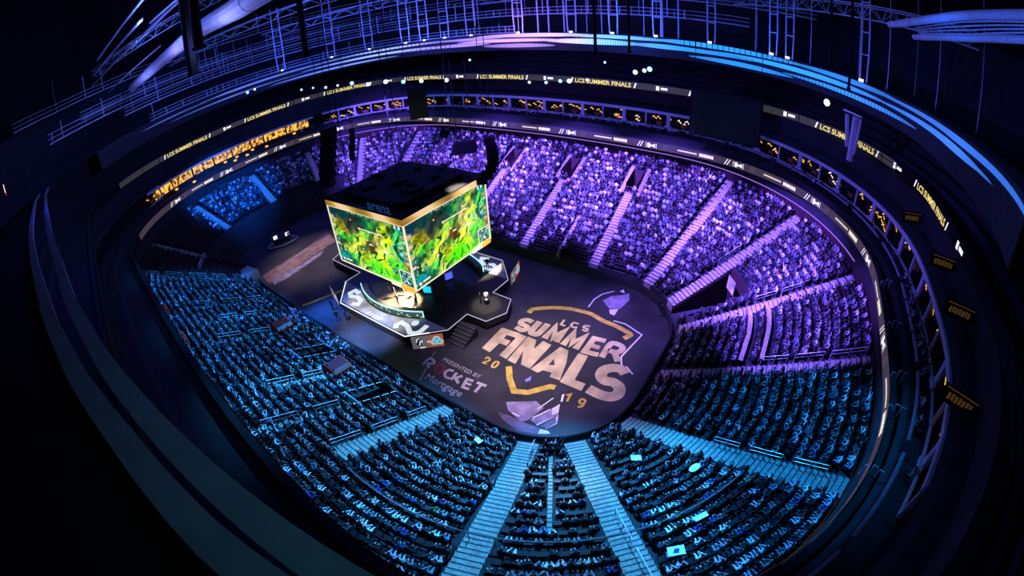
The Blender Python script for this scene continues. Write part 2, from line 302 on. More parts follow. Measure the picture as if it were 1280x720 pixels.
# terrace of the lower bowl with the voids cut out of it
VOIDS=[(corner(1,58),corner(2,52),0,9),(corner(0,27.5),corner(0,43.2),0,8)]
VOM=[far(17.0),far(6.2),far(-4.8),far(-15.6)]
VW=.85
for s in VOM: VOIDS.append((s-VW,s+VW,14,17))
PIT=[near(12.0),near(2.4)]
for s in PIT: VOIDS.append((s-.85,s+.85,3,6))
def inside(s,a,b): 
    return (s-a)%PER<(b-a)%PER
def void(s,i,pad=0.):
    return any(i0<=i<=i1 and inside(s,a-pad,b+pad) for a,b,i0,i1 in VOIDS)
SSX=np.array(sorted(set(np.round(np.concatenate([SS,[x%PER for v in VOIDS for x in v[:2]]]),4))))
mb=MB(); nS=len(SSX); SX2=np.append(SSX,SSX[0]+PER)
for i in range(NROW):
    d0=ROWD[i]; d1=d0+PITCH_D; z=rowz(i); zl=rowz(i-1) if i else .0
    A=ring(d0,zl,SSX);B=ring(d0,z,SSX);Cc=ring(d1,z,SSX)
    for k in range(nS):
        j=(k+1)%nS; smid=(SX2[k]+SX2[k+1])/2
        if void(smid,i): continue
        mb.add([A[k],A[j],B[j],B[k],Cc[k],Cc[j]],[(0,1,2,3),(3,2,5,4)])
struct('seating_terrace',mb,TERR)
# walls around the voids
mb=MB()
for a,b,i0,i1 in VOIDS:
    for s in (a,b):
        p0=at(s,ROWD[i0]);p1=at(s,ROWD[i1]+PITCH_D); zz0=rowz(i0)+.05; zz1=rowz(i1)+.75
        lift=.7 if a!=VOIDS[1][0] else (.0 if s==a else -.05)
        if i0==3: lift=.15
        mb.add([(p0[0],p0[1],0),(p1[0],p1[1],0),(p1[0],p1[1],zz1-.75+lift),(p0[0],p0[1],zz0+lift)],[(0,1,2,3)])
    ss=np.linspace(a,a+(b-a)%PER,14)
    mb.loft(ring(ROWD[i1]+PITCH_D-.06,0,ss),ring(ROWD[i1]+PITCH_D-.06,rowz(i1+1)-.03,ss),False)
struct('wall_vomitory',mb,mat('vomitory_wall_paint',(.045,.02,.022),.85,0,.2,2))
mb=MB()
for a,b,i0,i1 in VOIDS[2:]:
    ss=np.linspace(a,a+(b-a)%PER,3); z=rowz(i0)-1.5; mb.loft(ring(ROWD[i0],z,ss),ring(ROWD[i1]+PITCH_D,z,ss),False)
struct('floor_vomitory',mb,DARK)
# wall behind the last row, with its bright top rail
xsec([D(19.25,rowz(20)-.2),D(19.25,11.55)],MAROON,'wall_bowl')
mb=MB(); mb.tube(ring(19.2,11.62,np.linspace(corner(0,20),corner(1,62),90)),.07,6); struct('trim_1',mb,glow('violet_led_line',(.30,.15,.62),1.0))
# soffit under the loge, loge deck, suite sill, upper level
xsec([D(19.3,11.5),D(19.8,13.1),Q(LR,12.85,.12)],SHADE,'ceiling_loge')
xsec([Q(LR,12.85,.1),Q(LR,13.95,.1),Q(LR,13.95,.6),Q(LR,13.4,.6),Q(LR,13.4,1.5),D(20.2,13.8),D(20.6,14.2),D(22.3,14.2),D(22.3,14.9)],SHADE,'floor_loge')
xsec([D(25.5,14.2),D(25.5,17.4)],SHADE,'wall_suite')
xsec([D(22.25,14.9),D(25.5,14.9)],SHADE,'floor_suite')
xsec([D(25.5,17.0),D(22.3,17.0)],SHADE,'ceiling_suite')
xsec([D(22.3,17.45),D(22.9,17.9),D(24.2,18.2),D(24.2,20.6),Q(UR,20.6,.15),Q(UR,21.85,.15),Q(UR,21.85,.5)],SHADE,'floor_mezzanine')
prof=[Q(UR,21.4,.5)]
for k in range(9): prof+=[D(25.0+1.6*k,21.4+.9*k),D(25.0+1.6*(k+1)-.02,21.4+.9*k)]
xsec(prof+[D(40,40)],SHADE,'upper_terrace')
# dasher boards round the event floor
DB=empty('rink_boards','dark rink boards with a pale cap rail running round the event floor','barrier')
sb=[s for s in SSX if not inside(s,corner(1,62),corner(2,62))]
i0=next(i for i in range(len(sb)) if sb[i]>corner(2,61)); sb=sb[i0:]+sb[:i0]
mb=MB(); mb.loft(ring(.02,0,sb),ring(.02,1.08,sb),False); mb.loft(ring(.02,1.08,sb),ring(.2,1.08,sb),False); mb.loft(ring(.2,1.08,sb),ring(.2,0,sb),False); mb.build('board_wall',mat('board_paint',(.03,.03,.035),.6,0,.2,2),DB)
mb=MB(); mb.tube(ring(.11,1.12,sb),.05,5); mb.build('cap_rail',DARK,DB)
# curtain closing the left end of the bowl
mb=MB(); ss=np.linspace(corner(1,58),corner(2,52),160); amp=[.09*math.sin(k*1.9) for k in range(160)]
mb.loft([(*at(s,9.45+a)[:2],0.02) for s,a in zip(ss,amp)],[(*at(s,9.45+a)[:2],6.0) for s,a in zip(ss,amp)],False)
tag(mb.build('black_curtain',mat('black_velour',(.02,.02,.024),.95,0,.2,3)),'black pleated curtain hung under the blue crowd at the far short end','curtain')
# ================================================================== AISLE STAIRS
AISL=[] # station, d0, d1, width
def stairs(s,d0,d1,w,label,rails=(),sides=(),group='lit stair aisles of the lower bowl'):
    AISL.append((s%PER,d0,d1,w))
    x,y,a=at(s,d0); n=np.array([math.cos(a),math.sin(a)]); t=np.array([-n[1],n[0]]); b=np.array(at(s,0)[:2])
    root=empty('aisle_stairs',label,'stairs',(x,y,zb(d0)),group)
    for lat,f0,f1,fw in [(0.,d0,d1,w)]+list(sides):
        if lat: AISL.append(((s+lat)%PER,f0,f1,fw))
        mb=MB(); prof=[]
        for i in range(NROW):
            dd=ROWD[i]
            if dd<f0-.01 or dd>f1: continue
            z=rowz(i)
            prof+=[(dd-.02,(rowz(i-1) if i else 0)+.24),(dd-.02,z+.03),(dd+PITCH_D/2,z+.03),(dd+PITCH_D/2,z+.24),(dd+PITCH_D-.02,z+.24)]
        o2=b+t*lat-np.array([x,y])
        L=[(*(o2+n*q+t*fw/2),z-zb(d0)) for q,z in prof]; R_=[(*(o2+n*q-t*fw/2),z-zb(d0)) for q,z in prof]
        mb.loft(R_,L,False)
        for S in (L,R_):
            m_=len(S); mb.add(S+[(p[0],p[1],p[2]-.5) for p in S],[(k,k+1,m_+k+1,m_+k) for k in range(m_-1)])
        for k in range(1,len(prof)-1):
            if prof[k][1]>prof[k-1][1]+.05:
                q,z=prof[k]; c=o2+n*(q+.03); mb.box((c[0],c[1],z-zb(d0)+.006),(.09,fw*.98,.012),a,1)
        mb.build('step_flight',[STEP,mat('dark_nosing',(.06,.06,.07),.6,0,.1,5)],root)
    for e0,e1,off in rails:
        mb=MB()
        for h in (.92,.55):
            mb.tube([(*(b+n*q+t*off-np.array([x,y])),zb(q)+.1+h-zb(d0)) for q in (e0,e1)],.028,5)
        hr=mb.build('handrail',RAILM,root)
        for q in np.linspace(e0,e1,3):
            mb=MB(); c=b+n*q+t*off-np.array([x,y]); mb.tube([(c[0],c[1],zb(q)+.0-zb(d0)),(c[0],c[1],zb(q)+1.02-zb(d0))],.025,5); mb.build('post',RAILM,hr)
    return root
FULL=(ROWD[0],19.0)
J=corner(3,21);H=corner(3,43);G=corner(3,70.5);Fs=(0.-.35)%PER;E_=corner(0,17.5);Dd=corner(0,45.5);Cc_=corner(0,71)
Bf,Af,Zf,Yf=far(17),far(6.2),far(-4.8),far(-15.6)
T_=corner(1,17);S_=corner(1,44);R_s=corner(1,70);Qs=(STARTS[5]-4.2);Ps=corner(2,20.5);O_=corner(2,49.5);N_=corner(2,72.3)
Kn,Ln,Mn,Nn=near(17.2),near(6.6),near(-4.6),near(-15.4)
stairs(J,*FULL,1.75,'wide bright cyan stairs descending to the bottom tip of the event floor, nearer the crest',((1.2,3.2,.6),))
stairs(H,*FULL,1.75,'brightest broad cyan stairs running to the bottom edge, with white handrails',((10.6,13.4,.1),(14.0,17.,.1)))
stairs(G,*FULL,1.7,'cyan stairs slanting to the dark curved corner from below the big S',((9.,11.,.6),(11.8,14.2,.6),(15,17.4,.6)))
stairs(Fs,*FULL,1.1,'dim violet stairs on the border between the purple and the blue crowd',((9.8,12.,.55),(12.6,15,.55),(15.6,18.6,.55)))
stairs(E_,*FULL,1.3,'purple stairs reaching the rounded end of the floor just past the dark tunnel',((8.6,10.8,.7),(11.4,13.6,.7)))
stairs(Dd,*FULL,1.5,'pale lilac stairs climbing along the upper edge of the dark tunnel',((7.5,10.5,.75),))
stairs(Cc_,*FULL,1.4,'long pale lilac stairs next to the tunnel stairs, without a vomitory')
for s,lab in ((Bf,'lilac stairs below the vomitory closest to the tunnel corner'),(Af,'lilac stairs below the middle vomitory of the purple side'),(Zf,'lilac stairs beside the screen cube, below the vomitory next to it'),(Yf,'purple stairs mostly hidden behind the hanging screen cube')):
    stairs(s,ROWD[0],ROWD[13]+.1,1.25,lab,(),((1.3,ROWD[13],17.2,.62),(-1.3,ROWD[13],17.2,.62)))
    st=at(s,0); 
stairs(T_,*FULL,1.4,'purple stairs high up behind the screen cube, at the far rounded corner')
stairs(S_,*FULL,1.4,'purple stairs at the middle of the far rounded corner behind the speaker column')
stairs(R_s,ROWD[10],19,1.3,'violet stairs where the blue crowd of the short end meets the purple')
stairs(Qs,ROWD[10],19,1.4,'middle one of the blue stairs at the far short end')
stairs(Ps,ROWD[10],19,1.4,'blue stairs at the short end next to the empty dark corner')
stairs(O_,ROWD[10],19,.9,'dim blue stairs crossing the empty dark corner block')
stairs(N_,*FULL,.5,'narrow stairs bordering the blue crowd beside the empty corner',((1.5,4,.2),(5,7,.2),(8,10.5,.2),(11.5,14,.2),(15,17.5,.2)))
stairs(Kn,ROWD[0],ROWD[13]+.1,1.7,'bright cyan stairs climbing from below the mortgage lettering',((3.,5.,-.7),(6,8.4,-.7),(9.4,12,-.7)))
stairs(Ln,ROWD[6],ROWD[13]+.1,.8,'narrow teal stairs behind the red vomitory nearest the mortgage lettering',((6.6,8.6,0),(9.4,12,0)))
stairs(Mn,ROWD[6],ROWD[13]+.1,.7,'narrow teal stairs behind the red vomitory below the stage',((6.6,9,0),(10,12.6,0)))
stairs(Nn,ROWD[2],ROWD[13]+.1,.7,'narrow teal stairs among the blue crowd nearest the empty corner',((3,5,0),(6,8.4,0),(9.4,12.6,0)))
stairs(corner(3,31.6),ROWD[2],ROWD[12],.3,'thin short pale stairs between the two brightest cyan stairs')
stairs(far(11.7),ROWD[0],ROWD[7],.5,'thin faint purple stairs between the two longest vomitory stairs')
stairs(near(12.0),ROWD[7],ROWD[18],.5,'thin stairs with handrails behind the open pit nearest the mortgage lettering',((8.4,10.6,0),(12,15,0)))
stairs(near(-10.0),ROWD[5],ROWD[13],.5,'thin stairs with broken handrails in the blue crowd below the stage',((5.4,7.4,0),(8.4,10.6,0)))
# cross walk in the right end block
for (d,w),lab in zip([(7.75,.45),(9.6,.4)],('low violet wall edging the short cross aisle, the one nearer the event floor','low violet wall edging the short cross aisle, the one farther from the event floor')):
    mb=MB(); ss=np.linspace(0.4,corner(0,14),10); z=zb(d)
    mb.loft(ring(d,z,ss),ring(d,z+.75,ss),False); mb.loft(ring(d,z+.75,ss),ring(d+w,z+.75,ss),False); mb.loft(ring(d+w,z+.75,ss),ring(d+w,z,ss),False)
    tag(mb.build('cross_aisle_barrier',STEP),lab,'barrier')
# red vomitory canopies on the near side
def canopy(s,d,label,w=2.6,l=1.9,h=1.15):
    x,y,a=at(s,d); r=empty('vomitory_canopy',label,'canopy',(x,y,zb(d)),'dark red vomitory canopies',a)
    mb=MB(); k=10; A=[];B=[]
    for i in range(k+1):
        q=PI*i/k; A.append((-l/2,w/2*math.cos(q)**1 if abs(math.cos(q))<.7 else w/2*math.copysign(.86+.2*(abs(math.cos(q))-.7),math.cos(q)),h*min(1,math.sin(q)*1.25)+.02)); B.append((l/2,A[-1][1],A[-1][2]+.25))
    mb.loft(A,B,False); mb.add(A+B,[tuple(range(k+1)),tuple(range(k+1,2*k+2))[::-1]])
    mb.build('roof_shell',mat('glowing_oxblood_panel',(.10,.012,.012),.35,0,.15,4,emit=.012,ecol=(1,.1,.1)),r)  # faint red glow added to the shell, which is no lamp
    mb=MB(); mb.tube([(p[0]-.03,p[1],p[2]+.03) for p in A],.05,5); mb.build('rim',mat('glowing_red_trim',(.38,.06,.05),.5,0,.1,4,emit=.11,ecol=(1,.22,.2)),r)  # red glow added to the rim so it shows under blue light
    return r
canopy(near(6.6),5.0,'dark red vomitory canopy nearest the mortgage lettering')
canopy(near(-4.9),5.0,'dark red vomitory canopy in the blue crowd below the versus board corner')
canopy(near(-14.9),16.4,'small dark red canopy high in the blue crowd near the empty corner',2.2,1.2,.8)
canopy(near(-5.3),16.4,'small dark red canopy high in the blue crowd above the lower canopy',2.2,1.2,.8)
# ================================================================== RIBBON BOARDS
def text_geo(s,bold=.0,shear=0.):
    cu=bpy.data.curves.new('t','FONT'); cu.body=s; cu.size=1; cu.offset=bold; cu.shear=shear; cu.resolution_u=2
    o=bpy.data.objects.new('t',cu); COL.objects.link(o); dg=bpy.context.evaluated_depsgraph_get()
    me=bpy.data.meshes.new_from_object(o.evaluated_get(dg)); V=np.array([v.co[:] for v in me.vertices]); F=[tuple(p.vertices) for p in me.polygons]
    bpy.data.objects.remove(o); bpy.data.curves.remove(cu); bpy.data.meshes.remove(me); return V,F
TXT=text_geo('LCS SUMMER FINALS',.025)
WH=glow('ribbon_white_led',(1,.93,.98),1.1); YE=glow('ribbon_yellow_led',(1,.80,.22),.95); CREAM=glow('ribbon_cream_led',(1,.85,.62),1.0); PANEL=glow('ribbon_grey_led',(.036,.033,.036),1.0); PANEL2=glow('ribbon_mauve_led',(.05,.036,.05),1.0)
def ribbon(name,label,q,z0,z1,panel,upper):
    fs=np.linspace(0,PER,900,endpoint=False)
    P3=np.array(rrect(*q,0,fs)); seg=np.linalg.norm(np.roll(P3,-1,0)-P3,axis=1); cum=np.concatenate([[0],np.cumsum(seg)]); L=cum[-1]
    Pc=np.vstack([P3,P3[:1]])
    def pt(a,g=0.):
        a%=L; x=np.interp(a,cum,Pc[:,0]); y=np.interp(a,cum,Pc[:,1]); 
        x2=np.interp((a+.2)%L,cum,Pc[:,0]); y2=np.interp((a+.2)%L,cum,Pc[:,1]); t=np.array([x2-x,y2-y]); t/=np.linalg.norm(t)+1e-9
        return x-t[1]*g,y+t[0]*g      # g>0: towards the event floor
    r=empty(name,label,'led board')
    ss_=np.linspace(-14.,STARTS[6]-4,150) if not upper else np.linspace(8.,STARTS[6]-7,150)
    mb=MB(); mb.loft(rrect(q[0]-.02,q[1]-.02,q[2]-.02,z0,ss_),rrect(q[0]-.02,q[1]-.02,q[2]-.02,z1,ss_),False); mb.build('led_panel',panel,r)
    mb=MB(); mb.loft(rrect(*q,z0),rrect(*q,z1)); mb.build('back_board',BLACK,r)
    h=z1-z0; W=MB();Yb=MB();Cb=MB()
    def shown(a):
        x,y=pt(-a)[:2]
        return (y>9.5 or x<-30 and y>-24) if upper else (y>-8.5 or x<-30 and y>-18)
    def quad(B,a0,a1,f0,f1,sl=0.):
        # a0 < a1 read left to right seen from the floor (decreasing arc)
        n=max(1,int((a1-a0)/.8)); 
        for i in range(n):
            b0=a0+(a1-a0)*i/n;b1=a0+(a1-a0)*(i+1)/n; zA,zB=z0+h*f0,z0+h*f1
            c=[(-b0,zA),(-b1,zA),(-b1-sl,zB),(-b0-sl,zB)]
            B.add([(*pt(a,.05),z) for a,z in c],[(0,1,2,3)])
    if upper:
        per=L/round(L/19.0); tw=TXT[0][:,0].max()
        for k in range(round(L/per)):
            a=k*per+4.0
            if not shown(a+5): continue
            sc=9.6/tw; 
            Yb.add([(*pt(-(a+x*sc),.06),z0+h*(.14+.95*y)) for x,y,_ in TXT[0]],TXT[1])
            quad(W,a-.8,a-.55,.1,.9,.25); quad(W,a+10.0,a+10.25,.1,.9,.25)
            quad(W,a+13.6,a+14.1,.2,.85); quad(W,a+14.35,a+15.4,.35,.7)
    else:
        per=L/round(L/13.0)
        for k in range(round(L/per)):
            a=k*per
            if not shown(a+5): continue
            quad(W,a,a+.12,.1,.9,.45); quad(W,a+.4,a+.52,.1,.9,.45)
            quad(W,a+1.35,a+1.42,.15,.85); quad(W,a+1.6,a+2.0,.15,.8); quad(W,a+2.0,a+2.5,.35,.6); quad(W,a+2.5,a+2.75,.25,.75); quad(W,a+2.9,a+2.97,.15,.85)
            quad(Yb,a+3.9,a+3.95,.1,.9,.4); quad(Yb,a+4.3,a+4.35,.1,.9,.4)
            for q_ in range(12): quad(Cb,a+6.2+q_*.24,a+6.37+q_*.24,.42,.62)
            for q_ in range(6): quad(Cb,a+9.4+q_*.36,a+9.70+q_*.36,.28,.72)
    W.build('white_marks',WH,r); Yb.build('lettering',YE if upper else glow('ribbon_dim_led',(.2,.15,.15),1),r)
    if Cb.v: Cb.build('cream_lettering',CREAM,r)
    return r
ribbon('ribbon_board','lower LED ribbon board above the last rows of the lower bowl',LR,12.9,13.95,PANEL2,False)
ribbon('ribbon_board','upper LED ribbon board with yellow event lettering, above the suites',UR,20.75,21.75,PANEL,True)
# ================================================================== SUITES
WARM=glow('warm_suite_lamp',(1,.50,.10),1.1); WARMW=glow('pale_suite_lamp',(1,.8,.55),1.3)
wid=3.65; Lr=arc(PER-1e-6,22.3); nb=int(Lr/wid); cnt=0
WARMDIM=mat('suite_interior_wood',(.22,.11,.04),.7,0,.3,3)
for k in range(nb):
    a0=Lr*k/nb; a1=Lr*(k+1)/nb; s0,s1=unarc(a0,22.3),unarc(a1,22.3); sm=(s0+s1)/2
    if inside(sm,corner(2,35),corner(3,66)): continue
    if inside(sm,corner(1,62),corner(2,33)): continue
    cnt+=1
    p0=np.array(at(s0,22.25)[:2]);p1=np.array(at(s1,22.25)[:2]); c=(p0+p1)/2; a=math.atan2(*(p1-p0)[::-1]); w=np.linalg.norm(p1-p0)
    fr=MB(); thick=.55 if k%2 else .22
    fr.box((-w/2,0,1.05),(thick,.25,2.1)); 
    if k%2: fr.box((-w/2-.05,.2,.28),(1.1,.35,.32))
    fr.box((0,0,2.28),(w,.3,.42)); fr.box((0,.02,.06),(w,.2,.14))
    o=fr.build('window_%d'%cnt,PURPF,None,(c[0],c[1],14.95)); o.rotation_euler=(0,0,a); o['kind']='structure'
    r=random.Random(k*7+1); lm=MB()
    n=r.choice((2,2,3,3,4))
    for q in range(n):
        x=r.uniform(-w*.38,w*.3); d=-r.uniform(.5,2.6); z=r.uniform(.3,1.2); L=r.uniform(.5,1.2); hh=r.uniform(.12,.34)
        lm.add([(x+L*t_*.5+.1*math.cos(6*t_),d,z+hh*(math.sin(3*t_)) +j*.16) for t_ in (-1,-.5,0,.5,1) for j in (0,1)],[(2*i,2*i+2,2*i+3,2*i+1) for i in range(4)])
    ob=lm.build('interior_lamp',WARM if r.random()<.8 else WARMW,o)
    tb=MB(); tb.box((r.uniform(-.6,.6),-1.6,.5),(1.5,.5,.08)); tb.box((r.uniform(-.6,.6),-1.4,.35),(.9,.6,.5)); tb.build('counter',WARMDIM,o)
# balcony rail in front of the suites, in gapped segments
nseg=70; RAILP=mat('balcony_rail_paint',(.26,.25,.30),.6,0,.15,4)
BR=empty('balcony_rail','segmented pale rail in front of the suites along the curved side','railing')
for k in range(nseg):
    s0=PER*k/nseg; s1=s0+PER/nseg*.86; sm=(s0+s1)/2
    if inside(sm,corner(1,60),corner(3,10)): continue
    ss=np.linspace(s0,s1,5); mb=MB(); mb.loft(ring(20.62,15.12,ss),ring(20.62,15.28,ss),False); mb.loft(ring(20.62,15.28,ss),ring(20.82,15.28,ss),False); mb.loft(ring(20.82,15.28,ss),ring(20.82,15.1,ss),False)
    rp=mb.build('rail_panel',RAILP,BR)
    for s_ in ss[::2]: q=at(s_,20.72); mb=MB(); mb.tube([(q[0],q[1],14.22),(q[0],q[1],15.12)],.05,5); mb.build('post',SHADE,rp)
# warm bar along the short end; glowing panels stand for its lamplit back wall
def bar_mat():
    m,nt,b=nodes('lamplit_bar_glow'); tc=nt.nodes.new('ShaderNodeTexCoord'); mp=nt.nodes.new('ShaderNodeMapping'); mp.inputs['Scale'].default_value=(1,1.7,1.2)
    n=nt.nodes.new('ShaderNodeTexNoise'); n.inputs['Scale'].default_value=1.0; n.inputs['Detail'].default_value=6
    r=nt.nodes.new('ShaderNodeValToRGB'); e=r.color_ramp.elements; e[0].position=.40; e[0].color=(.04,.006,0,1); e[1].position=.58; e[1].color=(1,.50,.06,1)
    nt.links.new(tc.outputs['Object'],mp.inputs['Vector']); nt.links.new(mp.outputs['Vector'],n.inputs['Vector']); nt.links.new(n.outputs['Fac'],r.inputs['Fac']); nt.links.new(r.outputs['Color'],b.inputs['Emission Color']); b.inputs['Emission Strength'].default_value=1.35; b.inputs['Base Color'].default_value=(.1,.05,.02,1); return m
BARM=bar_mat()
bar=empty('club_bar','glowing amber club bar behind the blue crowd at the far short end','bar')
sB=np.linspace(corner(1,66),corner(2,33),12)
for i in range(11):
    ss=np.linspace(sB[i]+.05,sB[i+1]-.05,4); mb=MB(); mb.loft(ring(22.6,15.15,ss),ring(22.6,16.75,ss),False); mb.build('glowing_back_wall',BARM,bar)
    if i%3: continue
    x,y,a=at(sB[i],22.5); mb=MB(); mb.box((x,y,15.9),(.3,.25,2.1),a); mb.build('pier',DARK,bar)
ss=np.linspace(corner(1,64),corner(2,34),16); mb=MB(); mb.loft(ring(22.25,16.85,ss),ring(22.25,17.2,ss),False); mb.loft(ring(22.25,17.2,ss),ring(22.6,17.2,ss),False); mb.build('canopy',PURPF,bar)
rr_=random.Random(3)
for i in range(9):
    s=corner(1,75)+(corner(2,25)-corner(1,75))*i/8.+rr_.uniform(-.6,.6)
    x,y,a=at(s,20.0 if i%2 else 21.6); z=14.0 if i%2 else 14.25
    r=empty('table_lamp','amber table lamp on the club terrace, %s from the empty corner'%nth(8-i),'lamp',(x,y,z),'amber lamps of the club terrace')
    mb=MB(); mb.tube([(0,0,0),(0,0,.5)],.05,6); mb.build('stem',DARK,r); mb=MB(); mb.tube([(0,0,.45),(0,0,.75)],.35,10); mb.build('lamp_shade',WARM,r)

tp=empty('tunnel_panel','pale poster panel on the end wall of the dark tunnel by the rounded floor end','panel')
ss=np.linspace(corner(0,34.5),corner(0,40.5),4); mb=MB(); mb.loft(ring(7.8,2.9,ss),ring(7.8,4.6,ss),False); mb.loft(ring(7.86,4.6,ss),ring(7.86,2.9,ss),False); mb.build('poster',mat('poster_print',(.62,.58,.56),.6,0,.7,1.2),tp); mb=MB(); mb.tube(ring(7.8,4.62,ss),.05,5); mb.build('top_trim',METAL,tp)

for k,(s,lab) in enumerate(((PIT[0],'paired dashed handrails round the open stair pit nearest the mortgage lettering'),(PIT[1],'paired dashed handrails round the open stair pit between the two red canopies'))):
    r=empty('pit_handrail',lab,'handrail')
    for off in (-1.0,1.0):
        for d in np.arange(3.1,7.0,.95):
            mb=MB(); q0=at(s+off,d);q1=at(s+off,d+.72); mb.tube([(q0[0],q0[1],zb(d)+.85),(q1[0],q1[1],zb(d+.72)+.85)],.04,5); rl=mb.build('rail',RAILM,r)
            mb=MB(); mb.tube([(q0[0],q0[1],zb(d)-.1),(q0[0],q0[1],zb(d)+.85)],.03,5); mb.build('post',RAILM,rl)
    mb=MB(); q0=at(s-1,7.1);q1=at(s+1,7.1); mb.tube([(q0[0],q0[1],zb(7.1)+.9),(q1[0],q1[1],zb(7.1)+.9)],.045,5); mb.tube([(q0[0],q0[1],zb(7.1)-.1),(q0[0],q0[1],zb(7.1)+.9)],.03,5); mb.tube([(q1[0],q1[1],zb(7.1)-.1),(q1[0],q1[1],zb(7.1)+.9)],.03,5); mb.build('end_rail',RAILM,r)
# curved dark rail along the row walkway at the bottom of the picture
r=empty('walkway_rail','dark curved rail along the upper rows, crossing the broad cyan stairs near the bottom','railing')
ss=np.linspace(near(19.5),corner(3,66),40)
mb=MB(); mb.tube([(*at(q,12.75)[:2],zb(12.75)+1.0) for q in ss],.055,6); mb.build('top_rail',mat('dark_grey_rail',(.10,.10,.11),.5,.2,.1,4),r)
for q in ss[::2]: mb=MB(); x,y,_=at(q,12.75); mb.tube([(x,y,zb(12.75)-.3),(x,y,zb(12.75)+1.0)],.03,5); mb.build('post',DARK,r)
# dim section signs on the upper fascia and small rails of the loge
SIG=glow('dim_amber_sign',(.5,.26,.08),.09)
for (x,y,z),lab in (((53.0,11.4,18.8),'faint brown section sign in the darkness, uppermost of the four past the suites'),((54.0,1.8,19.2),'faint brown section sign in the darkness, second of the four past the suites'),((54.0,-4.6,18.9),'faint brown section sign in the darkness, third of the four past the suites'),((52.7,-12.5,17.9),'faint brown section sign in the darkness, lowest of the four past the suites')):
    a=math.atan2(y,x-21.5) if abs(y)>4 else 0.; o=empty('section_sign',lab,'sign',(x-.75*math.cos(a),y-.75*math.sin(a),z+.2),'section signs on the dark upper fascia',a+.12)
    mb=MB(); mb.box((0,.1,0),(2.9,.12,1.1)); mb.build('backing',BLACK,o)
    mb=MB(); 
    for q in range(7): mb.box((-.9+q*.3,.02,-.05+.04*(q%2)),(.2,.04,.42))
    mb.box((0,.02,.42),(2.6,.04,.06)); mb.build('glyph_bars',SIG,o)
for k,(x,y,lab) in enumerate(((49.2,5.6,'uppermost'),(49.6,-.6,'second'),(50.2,-6.5,'third'),(50.0,-9.9,'fourth'),(48.2,-15.1,'lowest'))):
    s=(y if abs(y)<4 else (corner(0,math.degrees(math.atan2(y-4,x-21.5))) if y>0 else corner(3,90-math.degrees(math.atan2(-y-4,x-21.5))))); r=empty('loge_rail','small triple grey rail in the dark loge by the rounded end, %s of five'%lab,'railing',(0,0,0),'triple rails of the dark loge')
    for d in (19.0,19.45,19.9):
        x_,y_,a=at(s,d); z=13.42 if d<19.2 else 13.72
        mb=MB(); mb.tube([(x_,y_,z),(x_,y_,z+.9),(x_+.3*math.cos(a),y_+.3*math.sin(a),z+.9)],.035,5); mb.build('rail',RAILM,r)
# ================================================================== GONDOLA with glowing strips for the light streaks on its fascia
sg=[s for s in SSX if not inside(s,corner(2,62),corner(3,70))]; k0=next(i for i in range(len(sg)) if sg[i]>corner(3,69)); sg=sg[k0:]+sg[:k0]
mb=MB(); prof=[ring(20.6,29.2,sg),ring(20.6,26.2,sg),ring(23.5,26.2,sg),ring(23.5,29.2,sg),ring(20.6,29.2,sg)]
for A,B in zip(prof[:-1],prof[1:]): mb.loft(A,B,False)
struct('gondola',mb,DARK)
def streak_col(s):
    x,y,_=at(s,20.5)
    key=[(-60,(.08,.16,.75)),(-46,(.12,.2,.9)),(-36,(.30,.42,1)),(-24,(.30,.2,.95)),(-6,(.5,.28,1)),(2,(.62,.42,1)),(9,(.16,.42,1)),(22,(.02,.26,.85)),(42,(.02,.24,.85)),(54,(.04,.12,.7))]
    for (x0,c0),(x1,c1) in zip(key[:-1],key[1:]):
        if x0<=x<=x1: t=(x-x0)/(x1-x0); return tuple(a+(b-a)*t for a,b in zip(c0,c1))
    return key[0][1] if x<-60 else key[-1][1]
STREAKM=mat_attr('painted_light_streak',2.2)
# (start, end, z low, z high, brightness); lens shaped streaks of cast light, painted as glow
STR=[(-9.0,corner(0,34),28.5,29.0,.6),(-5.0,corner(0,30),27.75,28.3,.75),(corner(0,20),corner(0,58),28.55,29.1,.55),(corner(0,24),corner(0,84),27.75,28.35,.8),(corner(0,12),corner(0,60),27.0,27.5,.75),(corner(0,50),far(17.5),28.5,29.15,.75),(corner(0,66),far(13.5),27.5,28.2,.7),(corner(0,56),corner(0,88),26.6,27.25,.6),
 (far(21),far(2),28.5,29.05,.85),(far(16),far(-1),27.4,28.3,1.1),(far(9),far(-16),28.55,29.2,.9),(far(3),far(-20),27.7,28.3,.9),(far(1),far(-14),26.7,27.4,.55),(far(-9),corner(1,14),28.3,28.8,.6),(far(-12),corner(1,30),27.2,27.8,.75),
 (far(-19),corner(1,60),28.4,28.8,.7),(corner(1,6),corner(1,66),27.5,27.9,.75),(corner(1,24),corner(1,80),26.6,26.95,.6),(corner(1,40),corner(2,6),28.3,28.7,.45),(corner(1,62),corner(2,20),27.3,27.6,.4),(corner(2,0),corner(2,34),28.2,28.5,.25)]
GL=empty('gondola_light_streaks','blue and violet light streaks painted as glowing strips along the hanging ring under the roof','light')
